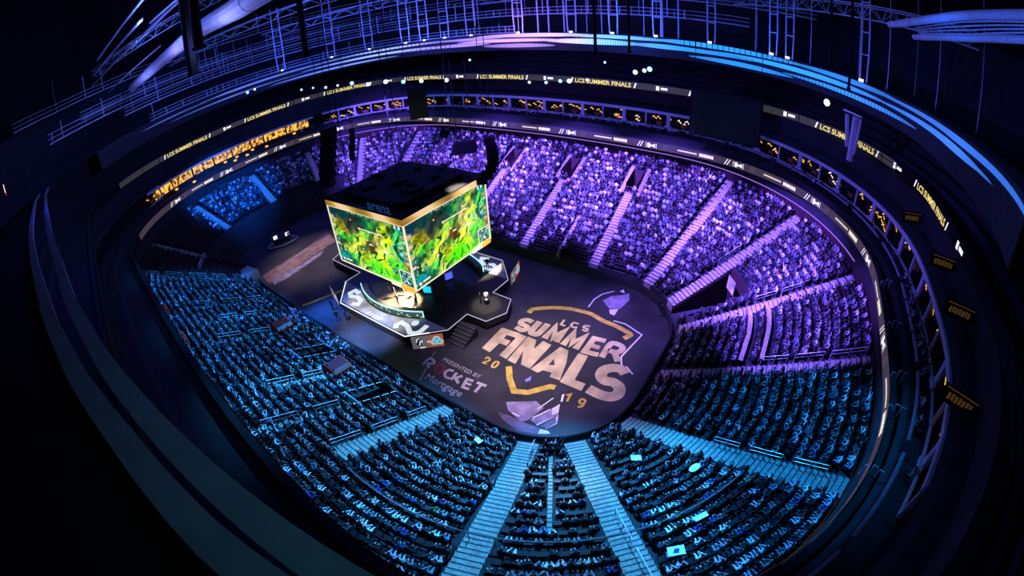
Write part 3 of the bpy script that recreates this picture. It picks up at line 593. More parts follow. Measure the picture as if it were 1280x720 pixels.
for a,b,z0,z1,br in STR:
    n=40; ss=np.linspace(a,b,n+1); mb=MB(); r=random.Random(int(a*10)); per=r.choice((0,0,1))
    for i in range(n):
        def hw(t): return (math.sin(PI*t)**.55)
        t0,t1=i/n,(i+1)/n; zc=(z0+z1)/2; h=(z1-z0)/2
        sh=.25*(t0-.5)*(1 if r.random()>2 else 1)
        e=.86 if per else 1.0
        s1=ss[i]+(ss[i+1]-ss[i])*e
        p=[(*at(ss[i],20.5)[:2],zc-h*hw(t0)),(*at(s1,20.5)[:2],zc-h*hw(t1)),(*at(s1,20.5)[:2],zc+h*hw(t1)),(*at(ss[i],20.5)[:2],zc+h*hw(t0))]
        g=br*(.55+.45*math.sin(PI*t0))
        mb.add(p,[(0,1,2,3)],0,[c*g for c in streak_col(ss[i])])
    mb.build('light_streak',STREAKM,GL)
# photographer's catwalk: two pale toe boards with the dark deck between
cwA=[(-44,-40.5),(-30,-39.6),(-12,-37.6),(0,-36.2),(12,-34.75),(20.5,-33.55),(26,-32.85),(31,-32.0),(33.4,-31.5),(35.3,-31.1),(37,-30.75),(37.7,-30.4)]
cwB=[(-44,-42.6),(-30,-41.6),(-12,-39.4),(0,-37.9),(9.5,-36.55),(17.8,-35.15),(26.4,-33.6),(30.4,-32.75),(33,-32.1),(35.2,-31.62),(37,-31.15),(37.8,-30.85)]
CWK=empty('catwalk','dark curved catwalk edge with two dim blue toe boards at the lower left corner','catwalk')
TOE=mat('blue_grey_toe_board',(.30,.31,.36),.6,.1,.12,2)
def plank(path,w,z,h):
    mb=MB(); L=[];R=[]
    P=[np.array(p,float) for p in path]
    for i in range(len(P)):
        t=P[min(i+1,len(P)-1)]-P[max(i-1,0)]; t/=np.linalg.norm(t); n=np.array([-t[1],t[0]]); L.append(P[i]+n*w/2); R.append(P[i]-n*w/2)
    mb.loft([(*q,z) for q in R],[(*q,z) for q in L],False); mb.loft([(*q,z-h) for q in L],[(*q,z) for q in L],False); mb.loft([(*q,z) for q in R],[(*q,z-h) for q in R],False); return mb
plank(cwA,.36,28.35,.25).build('toe_board',TOE,CWK); plank(cwB,.42,28.35,.25).build('toe_board',TOE,CWK)
mb=plank([((a[0]+b[0])/2,(a[1]+b[1])/2) for a,b in zip(cwA,cwB)],2.2,28.2,.2)
mb2=MB(); mb2.loft([(a[0],a[1],28.15) for a in cwB],[(a[0]+ (2 if a[0]>30 else 0),a[1]-9,28.15) for a in cwB],False)
mb2.build('deck',BLACK,CWK)
# ================================================================== ROOF STEEL
PIPE=mat('blue_grey_pipe',(.6,.6,.62),.5,.2,.2,3)
def catwalk_rail(label,d,z,s0,s1,step,h,pole,lit=PIPE,r0=None):
    r=empty('roof_catwalk',label,'catwalk'); n=max(6,int((s1-s0)/2.5)); ss=np.linspace(r0 or s0,s1,n)
    for k in range(3): mb=MB(); mb.tube(ring(d,z+h*k/2,ss),.06 if k else .12,5); mb.build('rail',lit,r)
    mb=MB(); mb.loft(ring(d,z-.1,ss),ring(d+1.6,z-.1,ss),False); mb.build('deck',DARK,r)
    rr=random.Random(int(d*10)); s=s0; q=0; R0=r0 or s0
    while s<s1 and q<95:
        x,y,a=at(s,d); mb=MB(); top=z+h if rr.random()<.55 else z+pole*rr.uniform(.5,1)
        if s<R0:
            s+=step*rr.uniform(1.2,3.2); mb.tube([(x,y,29.2),(x,y,46)],.06+.06*(rr.random()<.3),5); mb.build('post',lit,r); q+=1; continue
        mb.tube([(x,y,z-.1),(x,y,top)],.045+.05*(rr.random()<.3),5); mb.build('post',lit,r); s+=step*rr.uniform(.6,1.4); q+=1
    return r
for lab,d,z,a,b,st,h,pl in [('low blue railed catwalk standing on the lit ring behind the screen cube',22.6,29.35,corner(0,30),corner(2,25),1.3,1.2,3.2),
   ('middle railed catwalk of blue and purple pipes under the roof',27,32.6,corner(0,10),corner(2,30),1.5,1.3,6.),
   ('high railed catwalk of thin blue pipes under the roof',33,36.0,corner(0,0),corner(2,40),1.9,1.4,7.),
   ('topmost blue pipe catwalk in the upper left of the roof',38,40.2,far(-15),corner(2,60),1.6,1.5,7.),
   ('second blue pipe catwalk near the bright lavender duct',30,34.5,corner(1,25),corner(2,60),1.2,1.6,5.)]:
    catwalk_rail(lab,d,z,a,b,st,h,pl,PIPE,{22.6:far(-8),27:corner(0,75),33:corner(0,62)}.get(d))
def truss(label,p0,p1,w=1.6,n=14,r0=.09):
    r=empty('roof_truss',label,'truss'); p0=np.array(p0,float);p1=np.array(p1,float); t=(p1-p0)/np.linalg.norm(p1-p0); sd=np.cross(t,[0,0,1.]); sd/=np.linalg.norm(sd)
    ch=[(sd*w/2+np.array([0,0,w/2])),(-sd*w/2+np.array([0,0,w/2])),np.array([0,0,-w/2])]
    for c in ch: mb=MB(); mb.tube([p0+c,p1+c],r0,6); mb.build('chord',PIPE,r)
    for k in range(n):
        mb=MB(); a=p0+(p1-p0)*k/n; b=p0+(p1-p0)*(k+.5)/n; e=p0+(p1-p0)*(k+1)/n
        for c in ch[:2]: mb.tube([a+c,b+ch[2]],r0*.55,4); mb.tube([b+ch[2],e+c],r0*.55,4)
        mb.tube([a+ch[0],a+ch[1]],r0*.55,4); mb.build('web',PIPE,r)
truss('long blue roof truss above the lavender duct',(-64,-26,44.5),(-10,10,46.5))
truss('blue roof truss slanting behind the dark hanging masts',(-66,-8,40),(-6,34,42))
truss('blue roof truss over the far rounded corner',(-60,14,38.2),(4,50,39))
truss('purple roof truss over the middle of the far side',(-22,44,36.5),(30,48,37.5))
truss('dim blue roof truss over the tunnel end of the hall',(28,42,36.8),(58,14,38))
def suspension(x,y,label,lamp=True,dx=.75):
    r=empty('suspension_pole',label,'pole',(x,y,29.2),'paired hanging poles on the lit ring'); a=math.atan2(y,x); t=np.array([-math.sin(a),math.cos(a)])*dx
    for k in (-1,1):
        mb=MB(); mb.tube([(*(t*k),0.1),(*(t*k*1.15),3.2),(*(t*k),14)],.11,6); mb.build('pole',PIPE,r)
    for z in (3.1,5.6,9.): mb=MB(); mb.tube([(*(-t*1.1),z),(*(t*1.1),z)],.07,5); mb.build('cross_bar',PIPE,r)
    if lamp:
        mb=MB(); mb.tube([(-.3*math.cos(a),-.3*math.sin(a),.02),(-.3*math.cos(a),-.3*math.sin(a),.34)],.3,10); mb.build('foot_lamp',glow('white_foot_lamp',(.85,.9,1),1.3),r)
SP=[(-30.7,30.6),(-27.0,32.2),(-22.6,33.3),(-16.3,33.6),(-6,33.6),(4,33.6),(11.0,33.6),(17.9,33.5),(26,33),(35.0,29.6),(37.2,28.4),(46,20),(-38,27),(-44,21.5),(-49,12)]
for i,(x,y) in enumerate(sorted(SP)): suspension(x,y,'%s pair of blue hanging poles along the lit ring, from the empty corner'%nth(i),True)
def mast(x,y,z0,label,r_=.17,top=60):
    o=empty('rigging_mast',label,'mast',(x,y,z0),'black rigging masts hanging from the roof'); mb=MB(); mb.tube([(0,0,0),(0,0,top-z0)],r_,8); mb.build('tube',BLACK,o); mb=MB(); mb.tube([(0,0,0),(0,0,.25)],r_*1.5,8); mb.build('end_cap',BLACK,o)
mast(-10.1,-17.7,33.1,'widest black hanging mast, in front of the lavender duct',.62)
mast(-6.6,-17.6,35.5,'black hanging mast splitting the lavender duct, beside the widest mast',.55)
mast(-1.9,-8.2,31.1,'black hanging mast between the lavender duct and the screen cube',.33)
mast(19.1,9.8,27.7,'black hanging mast crossing the pale blue light streaks',.16)
mast(22.1,11.1,28.2,'slim black hanging mast next to the one crossing the pale blue streaks',.13)
mast(41.3,11.1,30.4,'black hanging mast above the striped blue streaks of the tunnel end',.15)
mast(43.0,8.8,28.7,'lowest black hanging mast, crossing the blue streaks past the corner screen',.13)
def duct(label,pts,rs,m_):
    o=empty('air_duct',label,'duct'); mb=MB(); mb.tube(pts,1,14,rs=rs); mb.build('duct_shell',m_,o)
    mb=MB()
    for i in range(len(pts)-1):
        a,b=np.array(pts[i]),np.array(pts[i+1])
        for f in (.25,.75):
            c=a+(b-a)*f; t=(b-a)/np.linalg.norm(b-a); rr=rs[i]+(rs[i+1]-rs[i])*f; mb.tube([c-t*.05,c+t*.05],rr*1.03,14)
    mb.build('joint_band',METAL,o)
DUCT=mat('white_duct_skin',(.72,.7,.74),.6,0,.08,1)
duct('bright lavender curved duct crossing the upper left roof',[(-56,-19,37.3),(-40,-15.6,38.4),(-19,-14.1,38.9),(-7.7,-12.4,38.8),(4,-11.4,39.4)],[.85,1.0,1.05,1.35,1.6],DUCT)
duct('upper blue duct at the top right under the roof',[(47.6,14.5,36.0),(48.4,12.8,36.3),(51,3,37.6),(52.9,-5.6,38.4),(53,-12,38.6)],[.3,.36,.36,.32,.3],DUCT)
duct('lower blue duct at the top right under the roof',[(50.2,14,35.6),(50.8,12.2,35.8),(52.6,3,36.5),(53,-5.3,36.9),(53,-12,37)],[.26,.3,.3,.26,.25],DUCT)
for k in range(4):
    duct('thin blue pipe, %s between the two top right ducts'%nth(k),[(49.7+.22*k,12.2,36.28-.09*k),(51.4+.25*k,3,37.3-.22*k),(53,-5.5,38.0-.22*k),(53.1,-12,38.15-.25*k)],[.07]*4,PIPE)
for i,(p0,p1,r_) in enumerate((((-46,-26,44.5),(-16,-19,46.6),.22),((-50,-27,42.6),(-22,-20.5,43.6),.2),((-52,-27.5,41),(-26,-21,41.6),.15),((-40,-20,43),(-18,-11,46.5),.3),((-58,-24,38.8),(-34,-16,40.6),.12),((-30,-18,44.2),(-6,-10.5,45.6),.16))):
    o=empty('roof_pipe','pale blue roof pipe in the dark upper left, %s of the group'%nth(i),'pipe',(0,0,0),'pale roof pipes above the lavender duct'); mb=MB(); mb.tube([p0,p1],r_,8); mb.build('pipe_shell',PIPE,o); mb=MB(); c=(np.array(p0)+np.array(p1))/2; mb.tube([c,c+np.array([0,0,6.])],.04,4); mb.build('hanger_rod',BLACK,o)
# ================================================================== SPOTLIGHT FIXTURES along the upper terrace
LAMPM=glow('cold_white_lens',(.62,.86,1),2.2); LAMPB=glow('blue_white_lens',(.35,.7,1),2.0)
LP=[(-44.5,19.2,23.2,.22),(-42.9,21.2,23.0,.17),(-40.9,23.5,22.8,.3),(-38.4,25.7,21.9,.3),(-35.2,27.9,21.8,.33),(-31.7,29.6,21.3,.3),(-27.7,30.8,21.1,.3),(-21.6,31.5,21.0,.3),(-15.4,31.5,24.8,.16),(-3.1,31.5,20.8,.17),(0.1,31.5,20.9,.18),(2.7,31.5,21.3,.22),(4.3,31.5,21.4,.27),(7.4,31.5,21.8,.17),(15.2,31.5,23.7,.26),(16.6,31.5,24.1,.22),(17.4,31.5,24.4,.28),(10.4,31.5,24.8,.14),(-49.0,3.4,27.2,.22),(-49.0,5.1,27.3,.17),(-46.9,14.7,24.1,.16),(-45.8,16.9,23.8,.16),(42.2,22.1,25.6,.3)]
LP.sort(key=lambda q:math.atan2(q[1]+4,q[0]),reverse=True)
for i,(x,y,z,rad) in enumerate(LP):
    o=empty('spotlight','round white spotlight in the dark gap over the suites, %s from the empty corner'%nth(i),'spotlight',(x,y,z),'small spotlights hung over the suites')
    d=EYE-np.array([x,y,z]); d=np.array([-x*.6+6,-y*.6-4,-8.]) ; d/=np.linalg.norm(d); d=d*.6+.4*(EYE-np.array([x,y,z]))/np.linalg.norm(EYE-np.array([x,y,z])); d/=np.linalg.norm(d)
    mb=MB(); mb.tube([-d*.55,-d*.1,d*.02],1,10,rs=[rad*.9,rad*1.3,rad*1.5]); mb.tube([(0,0,0)-d*.3,(0,0,26.1-z if z<26 else 1.5)],.03,4); lc_=mb.build('lamp_can',BLACK,o)
    ch=o.children[0] if 0 else lc_; mb=MB(); mb.tube([d*.03,d*.06],rad*1.4,12); mb.build('lens',LAMPM if i%3 else LAMPB,ch)
# ================================================================== CORNER SCREENS (dark) AND LINE ARRAYS
def dark_screen(label,c,w,h,a):
    o=empty('corner_screen',label,'screen',c,None,a); mb=MB(); mb.box((0,0,0),(w,.5,h)); mb.build('housing',BLACK,o)
    mb=MB(); mb.box((0,-.27,0),(w*.96,.04,h*.95)); mb.build('screen_face',mat('dead_led_face',(.008,.008,.01),.35,0,0),o)
    mb=MB()
    for x in (-w*.45,w*.45): mb.tube([(x,0,h/2),(x,0,h/2+9)],.05,5)
    mb.build('hanging_cable',BLACK,o)
dark_screen('black switched-off screen hanging in front of the suites by the tunnel corner',(29.2,29.1,19.7),10.0,6.6,math.radians(9)-.12)
dark_screen('black switched-off screen hanging by the suites behind the screen cube',(-19.2,21.4,18.7),3.2,5.6,math.radians(45))
def line_array(label,pts,w,dep,a):
    o=empty('line_array',label,'loudspeaker',pts[0],'black loudspeaker columns hung around the screen cube'); p0=np.array(pts[0])
    for i in range(len(pts)-1):
        c=(np.array(pts[i])+np.array(pts[i+1]))/2-p0; h=np.linalg.norm(np.array(pts[i+1])-np.array(pts[i]))
        mb=MB(); mb.box(c,(w,dep,h*.96),a); mb.build('speaker_cabinet',BLACK,o)
    mb=MB()
    for k in (-1,1): mb.tube([(k*w*.3*math.cos(a),k*w*.3*math.sin(a),0),(k*w*.3*math.cos(a),k*w*.3*math.sin(a),12)],.04,5)
    mb.build('hanging_cable',BLACK,o)
line_array('black curved loudspeaker column hanging at the back corner of the screen cube',[(9.0,4.9,19.3),(9.45,4.6,18.6),(9.8,4.4,17.9),(10.0,4.2,17.2),(10.0,3.9,16.5),(9.9,3.5,15.9),(9.6,3.0,15.4),(9.2,2.5,15.0)],1.15,1.0,math.radians(40))
line_array('black loudspeaker column in front of the violet crowd of the far rounded corner',[(-11.2,-1.6,21.4),(-11,-1.9,20.4),(-10.9,-2.2,19.4),(-10.8,-2.6,18.4),(-10.6,-3.0,17.4),(-10.4,-3.4,16.4),(-10.3,-3.8,15.4),(-10.1,-4.2,14.4)],1.9,1.2,math.radians(30))
line_array('slimmer black loudspeaker column next to the wide one behind the screen cube',[(-10.9,1.7,20.2),(-10.9,1.6,19.2),(-10.8,1.3,18.2),(-10.7,1.0,17.2),(-10.6,.6,16.2)],.55,.6,math.radians(30))
dark=empty('speaker_box','flat black loudspeaker box hanging above the back of the screen cube','loudspeaker',(5.7,4.8,17.85)); mb=MB(); mb.box((0,0,0),(2.6,.9,1.3),math.radians(40)); mb.build('cabinet',BLACK,dark); mb=MB(); mb.tube([(-.6,-.5,.6),(-.6,-.5,10)],.05,5); mb.tube([(.6,.5,.6),(.6,.5,10)],.05,5); mb.build('hanging_cable',BLACK,dark)
for lab,pts in (('thin white curved cable left of the wide black loudspeaker column',[(-10.9,-5.9,16.6),(-10.8,-5.85,16.25),(-10.6,-5.7,15.95),(-10.4,-5.4,15.7),(-10.2,-5.1,15.55)]),('thin white curved cable above the amber rim of the screen cube',[(-8.5,-2.5,14.9),(-8.3,-2.3,14.6),(-7.95,-2.0,14.38),(-7.7,-1.7,14.3),(-7.45,-1.4,14.27)])):
    o=empty('curved_cable',lab,'cable'); mb=MB(); mb.tube(pts,.045,6); mb.build('cable_sheath',RAILM,o); mb=MB(); mb.tube([pts[0],(pts[0][0],pts[0][1],40)],.02,4); mb.build('hanger_wire',BLACK,o)
# ================================================================== SCOREBOARD CUBE
SX0,SX1,SY0,SY1=-6.87,6.79,-6.47,6.13; ZB,ZS,ZT=5.9,13.42,14.2
SBD=empty('scoreboard','huge hanging screen cube showing a bright green game view, amber rim on top','screen',(0,0,0))
mb=MB(); mb.box((-.04,-.17,(ZB+ZT)/2+.02),(13.4,12.34,ZT-ZB-.02)); mb.build('housing',BLACK,SBD)
mb=MB(); mb.box((-.04,-.17,ZT+.02),(14.1,13.04,.1)); mb.prism([(-5.4,-4.4),(-4.2,-5.4),(4.2,-5.4),(5.4,-4.4),(5.4,4.2),(4.2,5.2),(-4.2,5.2),(-5.4,4.2)],ZT,ZT+.7)
for q in range(14): mb.box((rnd.uniform(-5.5,5.5),rnd.uniform(-5,5),ZT+.5),(rnd.uniform(.5,2),rnd.uniform(.4,1.4),rnd.uniform(.5,1.3)),rnd.uniform(0,3))
mb.build('roof_rigging',BLACK,SBD)
mb=MB()
for x in (-4.5,4.5):
    for y in (-4.2,4.): mb.tube([(x,y,ZT+.5),(x,y,45)],.05,5)
mb.build('hoist_cable',BLACK,SBD)
# game picture: colour field from control points plus warped noise
CP=[(.05,.05,(.0,.02,.05)),(.2,.12,(.0,.015,.02)),(.35,.14,(.01,.015,.02)),(.5,.1,(0,.05,.03)),(.28,.25,(.01,.012,.015)),(.12,.3,(.30,.20,.0)),(.2,.38,(.42,.2,.02)),(.3,.36,(.05,.03,.01)),(.42,.22,(.012,.014,.014)),(.55,.22,(.02,.09,.02)),(.65,.1,(.01,.1,.03)),(.72,.16,(.42,.45,.0)),(.83,.15,(.01,.04,.01)),(.9,.22,(.05,.45,.05)),(.95,.1,(.0,.18,.12)),(.88,.34,(.02,.35,.16)),(.80,.30,(.46,.42,.0)),(.68,.35,(.55,.3,.06)),(.75,.45,(.4,.55,.02)),(.6,.33,(.02,.12,.02)),(.5,.38,(.06,.3,.02)),(.53,.55,(.10,.03,.01)),(.55,.48,(.13,.04,.01)),(.45,.5,(.45,.4,.02)),(.4,.42,(.3,.34,.02)),(.35,.55,(.4,.42,.02)),(.30,.5,(.05,.5,.03)),(.25,.7,(.5,.45,.02)),(.15,.5,(.04,.42,.02)),(.1,.45,(.25,.3,.0)),(.08,.6,(.01,.12,.05)),(.08,.86,(.0,.3,.3)),(.2,.86,(.0,.11,.05)),(.3,.82,(.02,.4,.04)),(.35,.88,(.5,.4,.08)),(.43,.74,(.52,.48,.0)),(.5,.88,(.04,.62,.0)),(.48,.62,(.02,.1,.02)),(.56,.68,(.3,.6,.02)),(.62,.85,(.1,.75,.0)),(.66,.62,(.5,.5,.02)),(.7,.78,(.45,.55,.0)),(.63,.5,(.4,.3,.05)),(.76,.62,(.06,.7,.02)),(.82,.78,(.01,.16,.06)),(.80,.9,(.05,.5,.0)),(.86,.6,(.1,.55,.02)),(.9,.48,(.0,.3,.35)),(.96,.62,(.3,.14,.0)),(.95,.4,(.02,.2,.06)),(.02,.7,(.02,.06,.04)),(.6,.15,(.02,.2,.02))]
def vnoise(shape,cell,seed):
    g=np.random.default_rng(seed); h,w=shape; G=g.random((int(h/cell)+3,int(w/cell)+3)); yy,xx=np.mgrid[0:h,0:w]/cell
    i,j=yy.astype(int),xx.astype(int); fy,fx=yy-i,xx-j; fy=fy*fy*(3-2*fy); fx=fx*fx*(3-2*fx)
    return (G[i,j]*(1-fy)+G[i+1,j]*fy)*(1-fx)+(G[i,j+1]*(1-fy)+G[i+1,j+1]*fy)*fx
def wnoise(u,v,ang,l1,l2,seed):
    g=np.random.default_rng(seed); G=g.random((96,96)); c,s=math.cos(ang),math.sin(ang); a=(u*c+v*s)/l1+20; b=(-u*s+v*c)/l2+20
    i,j=np.floor(a).astype(int),np.floor(b).astype(int); fa,fb=a-i,b-j; fa=fa*fa*(3-2*fa); fb=fb*fb*(3-2*fb); q=lambda x,y:G[x%96,y%96]
    return (q(i,j)*(1-fa)+q(i+1,j)*fa)*(1-fb)+(q(i,j+1)*(1-fa)+q(i+1,j+1)*fa)*fb
NU,NV=208,124
def game():
    n1=vnoise((NV,NU),20,1)-.5;n2=vnoise((NV,NU),20,2)-.5;n3=vnoise((NV,NU),8,3)-.5;n4=vnoise((NV,NU),8,4)-.5
    v,u=np.mgrid[0:NV,0:NU]; u=(u+.5)/NU; v=(v+.5)/NV
    uu=u+.10*n1+.07*n3; vv=v+.12*n2+.08*n4
    W=0;Cc=0
    for a,b,c in CP:
        w=1/((((uu-a)*1.15)**2+(vv-b)**2)+2e-4)**2.4; W=W+w; Cc=Cc+w[...,None]*np.array(c)
    img=Cc/W[...,None]
    up,vp=u*1.8+.12*n1+.03*n3,v+.12*n2+.03*n4
    t=wnoise(up,vp,-.7,.17,.05,5); t2=wnoise(up,vp,.5,.06,.03,6); t3=wnoise(up,vp,-.6,.3,.12,7)
    img=img**.92*np.array([1.25,1.65,1.4])*(.30+1.15*np.clip((t*.55+t2*.3+t3*.15-.22)*1.8,0,1.05))[...,None]
    dk=np.clip((wnoise(up,vp,-.8,.11,.035,8)-.70)*8,0,1)[...,None]; img=img*(1-dk)+dk*np.array([.005,.06,.02])
    lt=np.clip((wnoise(up,vp,-.5,.08,.02,9)-.80)*9,0,1)[...,None]*(img.sum(-1,keepdims=True)>.35); img=img*(1-lt)+lt*np.array([.62,.66,.16])
    g=np.random.default_rng(5)
    for k in range(70):
        a,b=g.random(),g.random(); 
        if a+b<.45: continue
        c=[(.9,.85,.6),(.8,.45,.1),(.0,.35,.3),(.0,.06,.03),(.7,.9,.2),(.01,.03,.01),(.02,.1,.03)][g.integers(7)]
        x,y=int(a*NU),int(b*NV); s=g.integers(1,3); l=g.integers(1,5); img[max(0,y-s//2):y+s,max(0,x-l//2):x+l]=c
    for (a,b,r,c) in [(.73,.52,.028,(1,.9,.9)),(.70,.38,.02,(1,.85,.7)),(.55,.53,.04,(.10,.03,.012)),(.54,.6,.035,(.09,.03,.01)),(.92,.46,.028,(.2,.75,.9)),(.42,.26,.02,(.8,.5,.4)),(.27,.62,.02,(1,.8,.6)),(.3,.7,.02,(.9,.7,.5)),(.5,.42,.016,(.9,.6,.3)),(.08,.86,.05,(.0,.32,.36))]:
        img[(((u-a)*1.2)**2+(v-b)**2)<r*r]=c
    ln=(np.abs((v-.26)-(u-.42)*-.02)<.009)&(u>.42)&(u<.72); img[ln]=(.85,.8,.7)
    # interface: top bar, side columns, map square, text plate
    def rect(a0,a1,b0,b1,c): img[int(b0*NV):max(int(b0*NV)+1,int(b1*NV)),int(a0*NU):max(int(a0*NU)+1,int(a1*NU))]=c
    for k in range(16):
        a=.3+k*.026; rect(a,a+.014,.015,.05,[(.0,.35,.35),(.02,.05,.05),(.1,.5,.3),(.4,.3,.1)][k%4])
    for k in range(7): rect(.875+k*.016,.885+k*.016,.03,.075,(.9,.85,.95) if k%3 else (.02,.02,.03))
    for k in range(8):
        b=.16+k*.08; rect(.012,.045,b,b+.05,[(.6,.45,.3),(.03,.25,.2),(.7,.6,.5),(.0,.2,.1)][k%4]); rect(.962,.99,b,b+.05,[(.5,.3,.2),(.6,.6,.5),(.0,.22,.12),(.75,.5,.35)][k%4]); rect(.05,.056,b,b+.05,(.8,.75,.7)); rect(.95,.956,b,b+.05,(.7,.65,.6))
    rect(.025,.2,.905,.975,(.02,.06,.05)); rect(.04,.075,.92,.96,(.9,.9,.9)); rect(.09,.18,.92,.955,(.75,.8,.75))
    rect(.845,.995,.73,.99,(.8,.85,.8)); rect(.853,.988,.745,.975,(.0,.075,.06))
    mp=(u>.853)&(u<.988)&(v>.745)&(v<.975); d1=np.abs((u-.853)/.135+(v-.745)/.23-1)<.09; img[mp&d1]=(.35,.5,.45)
    d2=mp&(vnoise((NV,NU),3,9)>.62); img[d2]=(.1,.4,.32); d3=mp&(vnoise((NV,NU),3,10)>.74); img[d3]=(.7,.85,.8)
    rect(0,1,0,.006,(.9,.85,.6)); 
    return np.clip(img,0,1)
GAME=game()
SCREENM=mat_attr('game_screen_led',1.12)
def screen(P0,U,V,name='screen'):
    g=np.stack(np.meshgrid(np.arange(NU+1)/NU,np.arange(NV+1)/NV),-1).reshape(-1,2)
    # every pixel keeps its own four corners so colours stay crisp
    j,i=np.mgrid[0:NV,0:NU]; i=i.ravel();j=j.ravel()
    q=np.stack([i,j,i+1,j,i+1,j+1,i,j+1],1).reshape(-1,4,2)/np.array([NU,NV])
    X=np.array(P0)+q[...,0:1]*np.array(U)+q[...,1:2]*np.array(V)
    me=fast_mesh(name,X.reshape(-1,3),[np.arange(NU*NV*4).reshape(-1,4)],SCREENM,np.repeat(GAME.reshape(-1,3),4,0))
    o=bpy.data.objects.new(name,me); COL.objects.link(o); o.parent=SBD; return o
E1=.05
screen((SX0,SY0-E1,ZS),(SX1-SX0,0,0),(0,0,ZB-ZS)); screen((SX1+E1,SY0,ZS),(0,SY1-SY0,0),(0,0,ZB-ZS))
screen((SX1,SY1+E1,ZS),(SX0-SX1,0,0),(0,0,ZB-ZS)); screen((SX0-E1,SY1,ZS),(0,SY0-SY1,0),(0,0,ZB-ZS))
def gold_mat():
    m,nt,b=nodes('amber_led_rim'); tc=nt.nodes.new('ShaderNodeTexCoord'); n=nt.nodes.new('ShaderNodeTexWave'); n.bands_direction='DIAGONAL'; n.inputs['Scale'].default_value=.09; n.inputs['Distortion'].default_value=2.5; n.inputs['Detail Scale'].default_value=.4
    r=nt.nodes.new('ShaderNodeValToRGB'); e=r.color_ramp.elements; e[0].position=.0; e[0].color=(.30,.15,.01,1); e[1].position=.85; e[1].color=(.92,.62,.32,1); k=e.new(.45); k.color=(.60,.36,.05,1)
    nt.links.new(tc.outputs['Object'],n.inputs['Vector']); nt.links.new(n.outputs['Fac'],r.inputs['Fac']); nt.links.new(r.outputs['Color'],b.inputs['Emission Color']); b.inputs['Emission Strength'].default_value=1.0; b.inputs['Base Color'].default_value=(.05,.03,.01,1); return m
GOLDLED=gold_mat(); EDGE=glow('pale_led_edge',(1,.86,.6),1.0); ORNG=glow('orange_led_trim',(1,.5,.05),1.0); WHTED=glow('white_led_trim',(1,.85,.6),1.1)
cx,cy=(SX0+SX1)/2,(SY0+SY1)/2; wx,wy=SX1-SX0,SY1-SY0
for c,sz in (((cx,SY0-.08,(ZS+ZT)/2+.03),(wx+.3,.22,ZT-ZS-.08)),((SX1+.08,cy,(ZS+ZT)/2+.03),(.22,wy+.3,ZT-ZS-.08)),((cx,SY1+.08,(ZS+ZT)/2+.03),(wx+.3,.22,ZT-ZS-.08)),((SX0-.08,cy,(ZS+ZT)/2+.03),(.22,wy+.3,ZT-ZS-.08))):
    mb=MB(); mb.box(c,sz); mb.build('amber_rim',GOLDLED,SBD)
for x in (SX0-.06,SX1+.06):
    for y in (SY0-.06,SY1+.06): mb=MB(); mb.box((x,y,(ZB+ZS)/2),(.16,.16,ZS-ZB)); mb.build('corner_edge',EDGE,SBD)
mb=MB(); mb.box((cx,SY0-.09,ZB-.02),(wx,.12,.1)); mb.box((SX1+.09,cy,ZB-.02),(.12,wy,.1)); mb.box((cx,SY0-.09,ZS),(wx,.12,.07)); mb.box((SX1+.09,cy,ZS),(.12,wy,.07)); mb.build('screen_edge',EDGE,SBD)
mb=MB(); mb.box((SX1-1.1,SY0-.14,ZB-.05),(2.1,.1,.62)); mb.box((SX1+.14,SY1-.9,ZB-.05),(.1,1.7,.62)); mb.build('orange_trim',ORNG,SBD)
mb=MB(); mb.box((SX1-3.0,SY0-.14,ZB-.02),(1.7,.1,.55)); mb.box((SX1+.14,SY1-2.6,ZB-.02),(.1,1.7,.55)); mb.build('white_trim',WHTED,SBD)
V,F=text_geo('arena',.03); w_=V[:,0].max(); mb=MB(); mb.add([(1.5+x/w_*3.8,-6.5,ZT+.1+y/w_*3.8) for x,y,_ in V],F); mb.build('lettering',glow('dim_blue_sign',(.010,.022,.085),1.0),SBD)
# ================================================================== STAGE
STG=empty('stage','octagonal black stage with glowing outline under the hanging screen cube','stage')
OUT=[(6.25,-9.05),(9.6,-5.65),(9.6,-2.4),(12.25,-2.35),(13.3,0),(12.25,2.35),(9.6,2.4),(9.6,5.5),(6.25,8.9),(-6.0,8.9),(-9.4,5.6),(-9.4,2.4),(-16.2,2.9),(-17.5,0),(-16.6,-2.9),(-13.1,-3.0),(-9.4,-3.0),(-9.4,-5.6),(-5.9,-9.15)]
ZD=1.2
def deck_mat():
    m,nt,b=nodes('black_gloss_deck'); b.inputs['Base Color'].default_value=(.024,.022,.020,1); b.inputs['Roughness'].default_value=.35; b.inputs['Specular IOR Level'].default_value=.2; return m
mb=MB(); mb.prism(OUT,.25,ZD); mb.build('platform',deck_mat(),STG)
mb=MB(); mb.prism([(x*.985,y*.985) for x,y in OUT],0,.25); mb.build('plinth',BLACK,STG)
EDGW=glow('white_stage_edge',(.80,.78,1.0),.55); EDGB=glow('bright_stage_edge',(.85,.93,1),1.2)
mb=MB(); mb.tube([(x,y,ZD+.02) for x,y in OUT],.055,5,0,True); mb.build('edge_light',EDGW,STG)
mb=MB(); mb.tube([(-9.4,-5.6,ZD+.04),(-5.9,-9.15,ZD+.04),(6.25,-9.05,ZD+.04),(8.2,-7.1,ZD+.04)],.07,5); mb.build('edge_light',EDGB,STG)
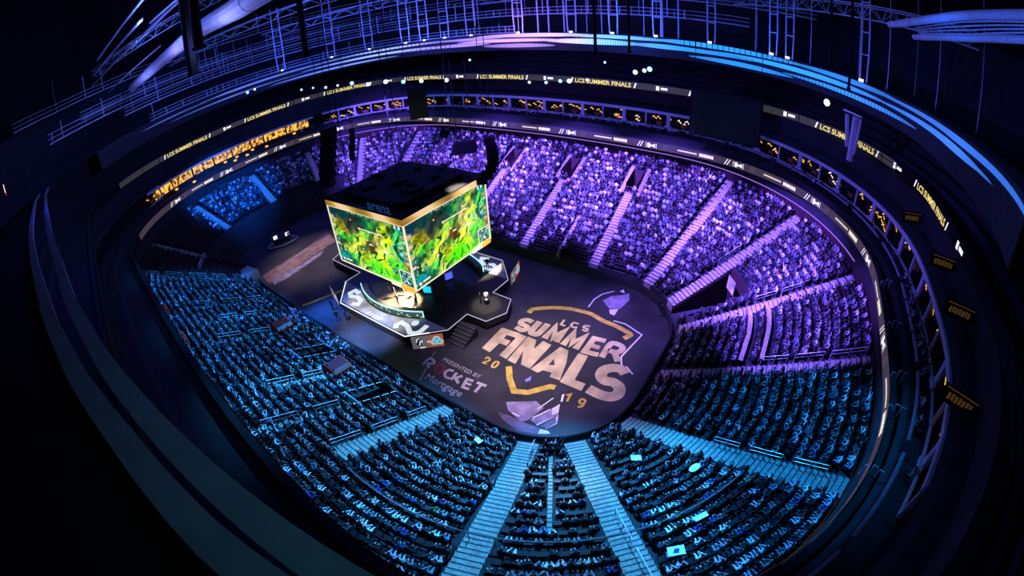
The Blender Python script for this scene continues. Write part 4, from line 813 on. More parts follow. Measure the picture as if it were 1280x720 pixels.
# printed aprons in front of the two desks: pale grey panels with big white marks given their own glow
APR=mat('grey_apron_print',(.36,.34,.34),.45,0,.6,.5); MRK=glow('glowing_apron_mark',(.80,.92,1.0),.8)
def arcp(r,a0,a1,n,sy): return [(r*math.sin(math.radians(a0+(a1-a0)*i/n)),sy*(r*math.cos(math.radians(a0+(a1-a0)*i/n))-3.35)) for i in range(n+1)]
for sy in (-1,1):
    A=arcp(10.75,-33.5,33.5,24,sy)
    edge=[(-9.2,sy*5.6),(-5.85,sy*8.85),(6.15,sy*8.85),(9.2,sy*5.6)]
    poly=A+edge[::-1]
    mb=MB(); mb.add([(x,y,ZD+.008) for x,y in poly],[tuple(range(len(poly)))]); mb.build('apron',APR,STG)
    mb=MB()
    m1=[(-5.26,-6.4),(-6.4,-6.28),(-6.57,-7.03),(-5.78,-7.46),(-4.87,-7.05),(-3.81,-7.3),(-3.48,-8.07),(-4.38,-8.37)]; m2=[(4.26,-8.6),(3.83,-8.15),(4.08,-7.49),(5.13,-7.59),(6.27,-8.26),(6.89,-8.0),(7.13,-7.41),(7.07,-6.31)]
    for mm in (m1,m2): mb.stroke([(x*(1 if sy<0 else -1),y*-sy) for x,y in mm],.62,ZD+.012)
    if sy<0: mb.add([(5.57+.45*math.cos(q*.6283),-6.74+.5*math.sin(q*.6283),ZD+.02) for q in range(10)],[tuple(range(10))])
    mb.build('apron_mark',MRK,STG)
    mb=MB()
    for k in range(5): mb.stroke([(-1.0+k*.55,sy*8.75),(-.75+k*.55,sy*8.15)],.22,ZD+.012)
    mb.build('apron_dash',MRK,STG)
# steps at the re-entrant corner
ST=empty('stage_steps','black steps leading from the stage down to the floor by the letter F','steps',(10.9,-4.0,0),None,0)
mb=MB()
for k in range(6): mb.box((.0+.0*k,-.42*k+1.25-1.1,(ZD-.2*k)/2),(2.3,.42,ZD-.2*k-.02))
mb.build('treads',mat('black_step_ply',(.03,.03,.033),.5,0,.2,5),ST)
mb=MB()
for k in range(6): mb.box((0,-.42*k+.15-.19,ZD-.2*k-.005),(2.3,.035,.02))
mb.build('step_nosing',mat('grey_nosing',(.22,.22,.24),.6,0,.1,5),ST)
# curved player desks with LED fronts
CY=glow('cyan_desk_light',(.42,.92,1.0),1.25); 
def led_front():
    m,nt,b=nodes('desk_front_led'); tc=nt.nodes.new('ShaderNodeTexCoord'); v=nt.nodes.new('ShaderNodeTexVoronoi'); v.inputs['Scale'].default_value=1.9; v.distance='CHEBYCHEV'
    r=nt.nodes.new('ShaderNodeValToRGB'); e=r.color_ramp.elements; e[0].position=.2; e[0].color=(.50,.60,.24,1); e[1].position=.3; e[1].color=(.01,.06,.06,1)
    nt.links.new(tc.outputs['Object'],v.inputs['Vector']); nt.links.new(v.outputs['Distance'],r.inputs['Fac']); nt.links.new(r.outputs['Color'],b.inputs['Emission Color']); b.inputs['Emission Strength'].default_value=.85; b.inputs['Base Color'].default_value=(.02,.03,.03,1); return m
LF=led_front()
for sy,lab in ((-1,'curved player desk with cyan top light on the crowd side of the stage'),(1,'curved player desk with cyan light behind the screen cube, only its end visible')):
    r=empty('player_desk',lab,'desk',(0,0,ZD))
    o=arcp(10.55,-33,33,28,sy); i_=arcp(9.75,-33,33,28,sy)
    mb=MB(); mb.loft([(x,y,.78) for x,y in i_],[(x,y,.78) for x,y in o],False); mb.loft([(x,y,.70) for x,y in o],[(x,y,.70) for x,y in i_],False); mb.loft([(x,y,.70) for x,y in i_],[(x,y,.78) for x,y in i_],False); mb.build('desk_top',mat('black_desk_top',(.03,.035,.04),.4,0,.1,4),r)
    mb=MB(); mb.loft([(x,y,.02) for x,y in o],[(x,y,.84) for x,y in o],False); fp=mb.build('front_panel',LF,r)
    mb=MB(); mb.tube([(o[0][0],o[0][1],.05)]+[(x,y,.88) for x,y in o]+[(o[-1][0],o[-1][1],.05)],.075,6); mb.build('light_tube',CY,fp)
    for k in (2,26): 
        mb=MB(); a,b=o[k],i_[k]; mb.box(((a[0]+b[0])/2,(a[1]+b[1])/2,.36),(.08,.8,.7),-math.atan2(a[0],abs(a[1])+3.35)*(-sy)); mb.build('side_panel',BLACK,r)
# screens standing on the deck
for x,y,a,lab,c in ((3.1,1.85,math.radians(70),'small blue standing monitor with white rim below the screen cube',(.08,.12,1.0)),(2.8,-1.75,math.radians(25),'small cyan standing monitor at the lower corner of the screen cube',(.0,.55,.9))):
    r=empty('standing_monitor',lab,'monitor',(x,y,ZD),None,a); mb=MB(); mb.box((0,0,.62),(1.15,.08,1.05)); ho=mb.build('housing',WHITEP,r)
    mb=MB(); mb.box((0,-.06,.62),(.95,.03,.85)); mb.build('screen_face',glow('monitor_%s'%lab.split()[1],c,1.2),ho); mb=MB(); mb.box((0,0,.05),(.7,.4,.1)); mb.build('foot',BLACK,r)
# trophy on its plinth
TR=empty('trophy','white trophy on a dark plinth in the light pool of the stage nose','trophy',(10.3,.35,ZD)); mb=MB(); mb.prism([(.3*math.cos(k*PI/4),.3*math.sin(k*PI/4)) for k in range(8)],0,.55); mb.build('plinth',BLACK,TR)
mb=MB(); prof=[(.16,.55),(.2,.6),(.07,.72),(.06,.85),(.2,1.0),(.27,1.2),(.25,1.42),(.02,1.45)]; n=12; vs=[(r_*math.cos(2*PI*k/n),r_*math.sin(2*PI*k/n),z) for r_,z in prof for k in range(n)]; mb.add(vs,[(i*n+k,i*n+(k+1)%n,(i+1)*n+(k+1)%n,(i+1)*n+k) for i in range(len(prof)-1) for k in range(n)]); mb.build('cup',mat('white_metal',(.85,.82,.78),.35,.2,0),TR)
# versus boards leaning at the chamfered corners
GL1=mat('versus_grey',(.34,.30,.28),.6,0,.4,2.2,emit=.32,ecol=(.34,.29,.27)); GL2=mat('versus_orange',(.5,.14,.08),.6,0,.4,2.2,emit=.6,ecol=(.5,.13,.07))
WLED=glow('versus_white',(.9,.92,.95),.85); CLED=glow('versus_cyan',(.25,.85,1.0),.85); NLED=glow('versus_navy',(.01,.03,.06),.5)
def versus(x,y,a,lab):
    r=empty('versus_board',lab,'signboard',(x,y,0),None,a); w,h=3.45,1.75
    mb=MB(); mb.box((0,.08,h/2),(w,.12,h)); mb.build('board',BLACK,r)
    mb=MB(); mb.add([(-w/2,.0,0.02),(-.1,.0,.02),(.35,.0,h),(-w/2,.0,h)],[(0,1,2,3)]); mb.build('grey_field',GL1,r)
    mb=MB(); mb.add([(-.1,.0,.02),(w/2,.0,.02),(w/2,.0,h),(.35,.0,h)],[(0,1,2,3)]); mb.build('orange_field',GL2,r)
    def P(B,pts,y=-.012): B.add([(px_,y,pz) for px_,pz in pts],[tuple(range(len(pts)))])
    # left crest: pointed shield with a swept mane
    mb=MB(); P(mb,[(-1.35,.95),(-1.15,1.4),(-.75,1.5),(-.5,1.2),(-.55,.7),(-.8,.45),(-1.2,.5)]); mb.build('crest_field',NLED,r)
    mb=MB(); 
    for pts in ([(-1.3,.9),(-1.12,1.38),(-1.02,1.36),(-1.18,.9)],[(-1.0,.55),(-.8,1.15),(-.7,1.1),(-.88,.5)],[(-1.12,1.38),(-.75,1.46),(-.8,1.36),(-1.08,1.28)],[(-.62,1.3),(-.52,1.15),(-.6,.72),(-.68,.76)]): P(mb,pts,-.02)
    mb.build('crest_lines',WLED,r)
    V,F=text_geo('VS',.03,.2); w_=V[:,0].max(); mb=MB(); mb.add([(-.12+x_/w_*.42,-.02,.72+y_/w_*.42) for x_,y_,_ in V],F); mb.build('lettering',WLED,r)
    # right emblem: three-lobed cloud, cyan with white and navy outlines
    for (rad,m_,dy) in ((.40,WLED,-.012),(.33,NLED,-.018),(.27,CLED,-.024),(.12,NLED,-.030)):
        mb=MB()
        for cx_,cz_ in ((.72,.68),(1.28,.68),(1.0,1.12)): P(mb,[(cx_+rad*math.cos(q*PI/7),cz_+rad*.9*math.sin(q*PI/7)) for q in range(14)],dy)
        mb.build('emblem_ring',m_,r)
    mb=MB(); P(mb,[(-.95,.06),(-.3,.06),(-.3,.2),(-.95,.2)]); mb.build('caption_bar',WLED,r)
    return r
versus(8.67,-8.01,math.atan2(2.36,2.5),'bright versus board with grey and orange halves and team emblems beside the stage')
versus(9.1,7.7,math.radians(106),'versus board seen edge-on behind the far corner of the stage')
versus(-8.7,-8.3,math.radians(-18),'versus board seen edge-on beside the stage corner near the yellow stripe')
# ================================================================== FLOOR GRAPHICS
GR=json.loads(GRJSON)
PM={'tan':TANP,'gold':GOLDP,'white':WHITEP,'grey':GREYP,'red':REDP,'mauve':MAUVEP,'mauve2':MAUVE2P,'brown':BROWNP,'blue':BLUEP,'dark':DARKP}
EVT=empty('event_emblem','large gold floor emblem reading LCS SUMMER FINALS 2019','floor graphic'); RKT=empty('sponsor_emblem','grey and red floor lettering reading PRESENTED BY ROCKET Mortgage','floor graphic')
CRT=empty('crest_graphic','pale violet crystal crest printed at the far edge of the floor by the tunnel','floor graphic'); CRB=empty('crest_graphic','white and mauve crystal crest printed at the bottom tip of the floor','floor graphic')
STP=empty('floor_stripe','yellow stripe on the floor next to the stage corner','floor stripe'); STK=empty('floor_swirl','brown and mauve swirl printed on the short-end floor behind the stage','floor graphic')
SMO={'SUMMER S','SUMMER U','SUMMER R','FINALS S','year 2','year 0','year 9','LCS C','LCS S','ROCKET R','ROCKET O','ROCKET C','shield top'}
for key,items in GR.items():
    w0=key.split()[0]; par={'ROCKET':RKT,'stripe':STP,'streak':STK}.get(w0,EVT)
    if key=='crest top': par=CRT
    if key=='crest bottom': par=CRB
    by={}
    for k,it in enumerate(items):
        B=by.setdefault(it[1],MB()); z=.006+.004*k
        if it[0]=='P':
            pts=it[2]; n=len(pts); B.add([(*p,z) for p in pts]+[(*p,z+.003) for p in pts],[tuple(range(n,2*n))]+[(i,(i+1)%n,n+(i+1)%n,n+i) for i in range(n)])
        else: B.stroke(it[3],it[2]*(1.22 if w0=='SUMMER' else 1.1 if w0=='FINALS' else 1.),z,it[0]=='C',0,.003,smooth=key in SMO)
    nm={'FINALS':'letter','SUMMER':'letter','LCS':'letter','year':'numeral','ROCKET':'letter','shield':'shield_band','outline':'outline','crest':'crystal','blue':'small_mark','stripe':'band','streak':'swirl'}[w0]
    for c,B in by.items(): B.build(nm,PM[c],par)
def floor_text(s,x0,y0,wd,ang,par,m_,bold=0.):
    V,F=text_geo(s,bold); w_=V[:,0].max(); c,sn=math.cos(ang),math.sin(ang); k=wd/w_
    mb=MB(); mb.add([(x0+k*(c*x-sn*y),y0+k*(sn*x+c*y),.01) for x,y,_ in V],F); mb.build('lettering',m_,par)
floor_text('Mortgage',11.35,-11.75,4.75,.02,RKT,GREYP,.0); floor_text('PRESENTED BY',11.2,-8.75,4.9,.0,RKT,REDP if 0 else GREYP,.0)
# pale line box by the tip of the floor
o=empty('gate_frame','small white-edged gate in the rink boards at the bottom tip','gate'); mb=MB()
gx=[at(corner(3,34),.4)[:2],at(corner(3,29),.4)[:2],at(corner(3,29),1.3)[:2],at(corner(3,34),1.3)[:2]]
for a,b in ((0,3),(3,2),(2,1)): mb.tube([(*gx[a],1.2),(*gx[b],1.2)],.04,5)
mb.build('rail',METAL,o); mb=MB()
for q in gx: mb.tube([(*q,0),(*q,1.2)],.04,5)
mb.build('post',METAL,o)
# platform block and casters' desk at the closed short end
o=empty('equipment_case','plain blue-lit box at the corner of the floor by the curtained short end','case',(-26.0,-13.9,0),None,.15); mb=MB(); mb.box((0,0,1.25),(3.3,2.6,2.5)); mb.build('body',mat('grey_case_panel',(.30,.31,.33),.6,0,.1,2),o); mb=MB(); 
for k in (-1,1): mb.box((k*1.66,0,1.25),(.06,2.66,2.54))
mb.build('edge_strip',METAL,o)
CD=empty('caster_desk','small dark oval desk with two white lights on the curtained short-end floor','desk',(-33.6,-3.2,0),None,1.2)
mb=MB(); el=[(3.0*math.cos(q*PI/12),1.6*math.sin(q*PI/12)) for q in range(24)]; mb.prism(el,.0,.35); mb.build('riser',mat('dark_riser',(.07,.07,.075),.6,0,.2,2),CD)
mb=MB(); mb.tube([(x,y,.38) for x,y in el],.06,5,0,True); mb.build('riser_edge',METAL,CD)
mb=MB(); mb.prism([(1.7*math.cos(q*PI/8),.5*math.sin(q*PI/8)) for q in range(16)],.35,1.3); mb.build('counter',DARK,CD)
for k,(x,y) in enumerate(((-1.15,.2),(1.15,-.1))):
    mb=MB(); mb.box((x,y,1.62),(.75,.12,.62),.2); mb.build('lit_panel',glow('white_caster_panel',(.95,.97,1),1.1),CD)
tb=empty('railing','thin blue rail on the empty terrace above the curtained corner','railing'); mb=MB()
pr=[at(corner(2,50),9.2),at(corner(2,64),9.2)]; mb.tube([(*q[:2],zb(9.2)+1.0) for q in pr],.07,5); mb.tube([(*q[:2],zb(9.2)+.5) for q in pr],.05,5)
for f in (0,.5,1): 
    q=at(corner(2,50+14*f),9.2); mb.tube([(*q[:2],zb(9.2)-.3),(*q[:2],zb(9.2)+1.0)],.05,5)
mb.build('rail',METAL,tb)
ex=empty('exit_sign','small glowing pink-white sign on the dark wall at the far left edge','sign',(-1.0,-39.6,32.0),None,math.radians(12)); mb=MB(); mb.box((0,0,0),(.9,.15,1.1)); mb.build('housing',DARK,ex); mb=MB(); mb.box((.0,.09,.15),(.75,.04,.7)); mb.box((.2,.12,.15),(.75,.04,.7)); mb.build('lit_face',glow('pink_white_sign',(1,.72,.62),1.3),ex); mb=MB(); mb.box((.1,.12,-.35),(.75,.04,.16)); mb.build('red_strip',glow('red_sign',(.9,.05,.03),1.),ex); mb=MB(); mb.tube([(0,0,-.5),(0,0,-3.8)],.05,5); mb.build('post',DARK,ex)
wl=empty('banner_frame','pale purple hanging frame with a blue edge under the far end of the streaks','frame'); 
for k,(p0,p1,w) in enumerate((((44.6,20.2,25.2),(45.0,19.2,21.8),.28),((45.4,18.4,25.4),(45.4,18.2,20.6),.4),((45.9,17.8,25.4),(45.7,17.8,21.5),.18))):
    mb=MB(); mb.tube([p0,p1],w,6); mb.build('panel_edge',PURPF,wl)
mb=MB(); mb.tube([(44.2,21,25.5),(46,18,25.6)],.12,5); mb.build('top_bar',PIPE,wl)
# ================================================================== PEOPLE
SHIRT=mat_objcol('shirt_cloth'); SKIN=mat_ramp('skin',[(0,(.14,.09,.07)),(.35,(.33,.24,.2)),(.7,(.46,.35,.30)),(1,(.55,.43,.38))],.6)
HAIR=mat_ramp('hair',[(0,(.008,.006,.005)),(.6,(.03,.018,.01)),(.85,(.1,.06,.03)),(1,(.25,.17,.08))],.7); TROU=mat_ramp('trousers',[(0,(.012,.012,.015)),(.6,(.02,.03,.06)),(1,(.08,.08,.09))],.85)
def skin_person(name,J,E,R,head,look=(0,1)):
    """one continuous body: joints J, bones E, radii R; head = (centre, tilt)"""
    me=bpy.data.meshes.new(name); me.from_pydata(J,E,[]); o=bpy.data.objects.new(name,me); COL.objects.link(o)
    mo=o.modifiers.new('s','SKIN'); 
    if not me.skin_vertices: me.attributes.new
    sv=me.skin_vertices[0].data if len(me.skin_vertices) else None
    for k,r in enumerate(R): sv[k].radius=(r,r)
    sv[0].use_root=True
    sub=o.modifiers.new('d','SUBSURF'); sub.levels=1; sub.render_levels=1
    dg=bpy.context.evaluated_depsgraph_get(); m2=bpy.data.meshes.new_from_object(o.evaluated_get(dg)); bpy.data.objects.remove(o); bpy.data.meshes.remove(me); return m2
def make_proto(kind):
    s=1.
    if kind.startswith('sit'):
        J=[(0,-.02,.50),(0,-.05,.72),(0,-.04,.94),(0,-.03,1.06),(0,.0,1.20),   # 0 pelvis 1 waist 2 chest 3 neck 4 head
           (.10,.0,.50),(.12,.42,.52),(.13,.46,.08),(.13,.62,.05),(-.10,.0,.50),(-.12,.42,.52),(-.13,.46,.08),(-.13,.62,.05),
           (.20,-.04,.97),(-.20,-.04,.97)]
        R=[.15,.14,.155,.055,.095,.09,.075,.05,.04,.09,.075,.05,.04,.07,.07]
        E=[(0,1),(1,2),(2,3),(3,4),(0,5),(5,6),(6,7),(7,8),(0,9),(9,10),(10,11),(11,12),(2,13),(2,14)]
        arms={'sit':[[(.27,.02,.72),(.17,.27,.62),(.10,.36,.60)],[(-.27,.02,.72),(-.17,.27,.62),(-.10,.36,.60)]],
              'sitclap':[[(.28,.06,.76),(.12,.3,.92),(.03,.36,.98)],[(-.28,.06,.76),(-.12,.3,.92),(-.03,.36,.98)]],
              'situp':[[(.34,.02,1.15),(.30,.08,1.42),(.29,.09,1.52)],[(-.34,.02,1.15),(-.3,.08,1.42),(-.29,.09,1.52)]],
              'sitphone':[[(.28,.08,.76),(.14,.32,.98),(.06,.36,1.05)],[(-.27,.02,.72),(-.17,.27,.62),(-.1,.36,.6)]]}[kind]
    else:
        J=[(0,0,.93),(0,0,1.14),(0,.01,1.36),(0,.0,1.48),(0,.02,1.64),(.09,0,.88),(.11,.02,.49),(.12,-.02,.09),(.13,.13,.05),(-.09,0,.88),(-.11,.02,.49),(-.12,-.02,.09),(-.13,.13,.05),(.20,0,1.40),(-.20,0,1.40)]
        R=[.145,.13,.15,.055,.095,.09,.065,.045,.04,.09,.065,.045,.04,.065,.065]
        E=[(0,1),(1,2),(2,3),(3,4),(0,5),(5,6),(6,7),(7,8),(0,9),(9,10),(10,11),(11,12),(2,13),(2,14)]
        arms={'stand':[[(.27,.0,1.12),(.27,.08,.86),(.26,.12,.76)],[(-.27,0,1.12),(-.27,.08,.86),(-.26,.12,.76)]],
              'standarm':[[(.28,.06,1.14),(.16,.3,1.22),(.1,.38,1.26)],[(-.27,0,1.12),(-.27,.08,.86),(-.26,.12,.76)]]}[kind]
    for sh,ch in zip((13,14),arms):
        last=sh
        for p,r in zip(ch,(.05,.038,.042)):
            J.append(p); R.append(r); E.append((last,len(J)-1)); last=len(J)-1
    me=skin_person('person_body',J,E,R,None)
    sit=kind.startswith('sit'); zn,zh=(1.02,1.20) if sit else (1.45,1.64); zw=.55 if sit else .93
    for m_ in (SHIRT,SKIN,HAIR,TROU): me.materials.append(m_)
    hands=[np.array(a[-1]) for a in arms]
    for p in me.polygons:
        c=np.array(p.center)
        if any(np.linalg.norm(c-h)<.07 for h in hands): k=1
        elif c[2]>zn and abs(c[0])<.14 and c[2]>zn+.03: k=2 if (c[1]<.02 or c[2]>zh+.05) else 1
        elif c[2]<zw and (not sit or c[1]>.1 or c[2]<.5) and (abs(c[0])<.2 or c[2]<.5): k=3
        else: k=0
        p.material_index=k; p.use_smooth=True
    return me
PROTO={k:make_proto(k) for k in ('sit','sitclap','situp','sitphone','stand','standarm')}
CLOTH=[((.78,.78,.80),'white'),((.60,.60,.64),'pale grey'),((.010,.010,.012),'black'),((.02,.02,.022),'black'),((.05,.055,.07),'charcoal'),((.02,.05,.22),'dark blue'),((.22,.22,.24),'grey'),((.30,.03,.03),'red'),((.10,.30,.42),'light blue'),((.08,.22,.08),'green')]
CW_=np.array([.13,.13,.22,.16,.12,.06,.12,.01,.05,.005]); CW_/=CW_.sum()
def person(kind,loc,rz,col,label,group=None,name='person'):
    o=bpy.data.objects.new(name,PROTO[kind]); COL.objects.link(o); o.location=loc; o.rotation_euler=(0,0,rz); o.color=(*col,1); return tag(o,label,'person',group)
BK=(.012,.012,.014)
for x,y,rz,k,lab,c in ((-1.76,-3.99,0.4,'stand','person in black standing at the dark edge of the warm stage light',BK),(-.18,-4.45,2.5,'standarm','person in black pointing, near the desk in the warm stage light',BK),(1.25,-5.3,3.0,'standarm','person in black closest to the curved desk in the warm stage light',BK),(.48,-3.6,1.0,'stand','person in black standing in the middle of the warm stage light',BK),(1.6,-3.3,-1.2,'stand','person in black under the screen cube in the warm stage light',BK),(2.88,-3.79,-.5,'stand','person in black behind the others at the screen cube corner',BK),(3.74,-4.5,1.7,'standarm','person in black at the rim of the warm stage light by the cyan monitor',BK),
    (9.75,-.1,-1.2,'stand','person in black standing beside the white trophy on the stage nose',BK),(27.6,10.4,2.6,'stand','person in black standing on the floor edge by the tunnel',BK),(28.0,9.6,2.,'stand','second person in black by the floor edge, nearer the round end',BK),(5.9,6.2,.5,'stand','person in black in front of the far curved desk',BK),(-4.6,-10.9,.6,'standarm','camera operator person in black on the blue-lit floor beside the stage',BK),(-3.6,-10.2,3.,'stand','person in black beside the camera operator next to the stage',BK),(-7.2,-9.9,0.,'stand','person in black beside the edge-on versus board near the yellow stripe',BK)):
    person(k,(x,y,ZD if (abs(y)<7.5 and abs(x)<13) else 0.),rz,c,lab,'crew and players on and around the stage')
for k,(x,y) in enumerate(((-34.6,-4.9),(-33.2,-2.0))): person('stand',(x+.2,y,.35),-1.5,(.05,.05,.06),'caster person at the oval short-end desk, %s'%('nearer the blue box' if k==0 else 'nearer the screen cube'))
# ------------------------------------------------------------------ seat places
AIS=sorted(AISL)
STARTS_F=PER
def blocked(s,i,d):
    a=arc(s,d)
    for sa,d0,d1,w in AISL:
        if d0-.3<=d<=d1+.3:
            b=arc(sa,d); g=abs(a-b); g=min(g,arc(PER-1e-6,d)-g)
            if g<w/2+(.29 if w>.6 else .2): return True
    return False
BN=[(J,'bright J'),]
names=[(Fs,'rounded-end purple block'),(E_,'block between tunnel and rounded end'),(Dd,'purple block past the tunnel stairs'),(Cc_,'purple block between the two long stairs'),(Bf,'purple block next to the longest stairs'),(Af,'middle purple block'),(Zf,'purple block beside the cube'),(Yf,'purple block behind the cube'),(T_,'far corner purple block'),(S_,'far corner violet block'),(R_s,'violet short-end block'),(Qs,'blue short-end block'),(Ps,'blue short-end corner block'),(O_,'empty corner block'),(N_,'empty corner block'),(Nn,'outer blue block'),(Mn,'blue block below the stage'),(Ln,'blue block between the red canopies'),(Kn,'blue block below the lettering'),(J,'block below the crest'),(H,'wedge between the brightest stairs'),(G,'big cyan block after the brightest stairs'),(PER,'blue block by the rounded end')]
names.sort(key=lambda q:q[0])
def block(s):
    s%=PER
    for sa,n in names:
        if s<=sa: return n
    return names[0][1]
PLACES=[]   # s,d,row,seat,x,y,z,ang
for i in range(NROW):
    d=ROWD[i]+.42; L=arc(PER-1e-6,d); n=int(L/.56); 
    for k in range(n):
        s=unarc((k+.5)*L/n,d)%PER
        if void(s,i,.55) or blocked(s,i,d): continue
        if (s<corner(0,15)) and (7.5<d<8.35 or 9.35<d<10.2): continue
        x,y,a=at(s,d); PLACES.append((s,d,i,k,x,y,rowz(i),a))
def occupancy(s,d,i):
    if inside(s,corner(2,27),corner(2,72.3)): return 0.
    if inside(s,corner(1,58),corner(2,27)): return .86 if i>=11 else 0.
    farside=inside(s,far(21),corner(1,40)) 
    if inside(s,corner(0,60),far(-20)) and d<2.6: return .25
    if inside(s,corner(0,60),far(-20)) and d<4.2: return .55
    if inside(s,0.,corner(1,58)):  # purple side
        return .93 if d<16.5 else .6
    if inside(s,J,G):
        return (.55 if 5.5<d<8.0 or 9.4<d<10.4 else .82) if d<13 else .78
    if inside(s,near(-21.5),near(21.5)): return .76 if d<16 else .5
    return .82 if d<17 else .6
PEO=[];EMP=[]
for q in PLACES:
    s,d,i,k,x,y,z,a=q; (PEO if rnd.random()<occupancy(s,d,i) else EMP).append(q)
# which of them show largest: inside the frame, not behind the built structures, nearest to the camera
bpy.context.view_layer.update(); DG=bpy.context.evaluated_depsgraph_get()
def visible(q,h):
    P=np.array([q[4],q[5],q[6]+h]); u,v=project(P)
    if not (2<u<1278 and 2<v<718): return False
    d=P-EYE; L=np.linalg.norm(d); d/=L
    ok,loc,_,_,ob,_=SC.ray_cast(DG,Vector(EYE),Vector(d),distance=L-.6)
    return not ok
def nearest(lst,h,n):
    out=[]
    for q in sorted(lst,key=lambda q:(q[4]-EYE[0])**2+(q[5]-EYE[1])**2+(q[6]+h-EYE[2])**2):
        if visible(q,h): out.append(q)
        if len(out)>=n: break
    return out
NP=nearest(PEO,1.1,300); NE=nearest(EMP,.75,300); sNP=set(q[2:4] for q in NP); sNE=set(q[2:4] for q in NE)
def seatno(q,pool):
    return q
ROWS={}
for q in PLACES: ROWS.setdefault((q[2],block(q[0])),[]).append(q)
SEATN={}
for key,l in ROWS.items():
    l.sort(key=lambda q:q[0])
    for n,q in enumerate(l): SEATN[q[2:4]]=(key[0],n,key[1])
KINDS_=['sit','sit','sit','sitclap','sitphone','situp']
wide={'sit':'seated','sitclap':'clapping','sitphone':'phone-raising','situp':'arms-up'}
for n,q in enumerate(NP):
    s,d,i,k,x,y,z,a=q; kd=KINDS_[nrg.choice(6,p=[.3,.25,.2,.12,.09,.04])]; ci=nrg.choice(len(CLOTH),p=CW_); c=CLOTH[ci]; row,no,bl=SEATN[q[2:4]]
    person(kd,(x+.04*math.cos(a)+rnd.uniform(-.05,.05),y+.04*math.sin(a)+rnd.uniform(-.05,.05),z),a+PI/2+rnd.uniform(-.25,.25),[min(1,v*rnd.uniform(.85,1.15)) for v in c[0]],'%s %s-shirted spectator, %s row, %s seat, %s'%(wide[kd],c[1].replace(' ','-'),nth(row),nth(no),bl),'spectators nearest the camera in the lower bowl')
# white cards held up or lying in the crowd
for (x,y,z,a,w,h),lab in (((33.97,-12.75,4.85,.5,.75,.5),'white cardboard sign held up in the front rows near the brightest stairs'),((38.17,-12.98,6.7,1.1,.95,.55),'white oval card held up beside the cyan stairs of the curved corner'),((39.79,-17.38,8.6,.9,.9,.35),'long white paper strip held up in the big cyan block'),((39.3,-20.4,9.5,.6,.95,.6),'white cardboard sign with dark mark near the bottom edge of the big cyan block'),((22.65,-16.46,3.45,-.2,.6,.42),'white card held up in the block below the crest')):
    o=empty('fan_sign',lab,'sign',(x,y,z),None,a); mb=MB(); 
    if 'oval' in lab: n=12; mb.add([(w/2*math.cos(q*PI/6),h/2*math.sin(q*PI/6),-h*.1*math.sin(q*PI/6)+.02*j) for j in (0,1) for q in range(n)],[tuple(range(n))[::-1],tuple(range(n,2*n))]+[(q,(q+1)%n,n+(q+1)%n,n+q) for q in range(n)])
    else: mb.add([(sx*w/2,sy*h*.5,-sy*h*.08+j*.02) for j in (0,1) for sx,sy in ((-1,-1),(1,-1),(1,1),(-1,1))],[(0,3,2,1),(4,5,6,7),(0,1,5,4),(1,2,6,5),(2,3,7,6),(3,0,4,7)])
    mb.build('card',mat('white_card',(.9,.9,.88),.7,0,.06,5),o)
    mb=MB(); mb.tube([(0,0,-.02),(0,-.05,-.95)],.02,5); mb.build('stick',DARK,o)
    if 'dark mark' in lab: mb=MB(); mb.add([(-.2,-.08,.03),(.1,-.14,.04),(.2,.1,.0),(-.05,.14,.0)],[(0,1,2,3)]); m_=mb.build('mark',mat('blue_marker_ink',(.03,.05,.2),.7,0,0),o); m_.location.z=.03
# ------------------------------------------------------------------ seats
def seat_mesh():
    mb=MB(); mb.box((0,.08,.43),(.48,.42,.07)); mb.box((0,-.17,.68),(.48,.07,.5)); mb.box((0,-.02,.2),(.08,.3,.42)); 
    for k in (-1,1): mb.box((k*.25,.04,.6),(.05,.36,.05))
    return mb
SM=seat_mesh(); seatme=SM.mesh('stadium_seat',SEATM)
for q in NE:
    s,d,i,k,x,y,z,a=q; row,no,bl=SEATN[q[2:4]]
    o=bpy.data.objects.new('stadium_seat',seatme); COL.objects.link(o); o.location=(x,y,z); o.rotation_euler=(0,0,a+PI/2)
    tag(o,'empty dark red seat, %s row, %s place, %s'%(nth(row),nth(no),bl),'seat','empty seats nearest the camera')
def scatter(V,F,items,scale=None):
    """copies of one small mesh at many places: V (n,3), F list of face arrays"""
    n=len(items); A=np.array([it[3] for it in items]); X=np.array([it[:3] for it in items]); S=np.ones(n) if scale is None else scale
    c,s=np.cos(A)[:,None],np.sin(A)[:,None]; v=V[None]*S[:,None,None]
    W=np.stack([c*v[...,0]-s*v[...,1],s*v[...,0]+c*v[...,1],v[...,2]],-1)+X[:,None,:]
    off=(np.arange(n)*len(V))[:,None,None]; return W.reshape(-1,3),[(f[None]+off).reshape(-1,f.shape[1]) for f in F]
SV=np.array(SM.v); SF=[np.array(SM.f)]
lst=[(q[4],q[5],q[6],q[7]+PI/2) for q in PLACES if q[2:4] not in sNE and q[2:4] not in sNP]
V,F=scatter(SV,SF,lst); o=bpy.data.objects.new('seat_rows',fast_mesh('seat_rows',V,F,SEATM)); COL.objects.link(o); tag(o,'rows of dark red stadium seats under and around the crowd','seats',None,'stuff')
V,F=scatter(SV,SF,[(q[4],q[5],q[6],q[7]+PI/2) for q in NP]); o=bpy.data.objects.new('occupied_seats',fast_mesh('occupied_seats',V,F,SEATM)); COL.objects.link(o); tag(o,'dark red seats under the nearest spectators','seats',None,'stuff')
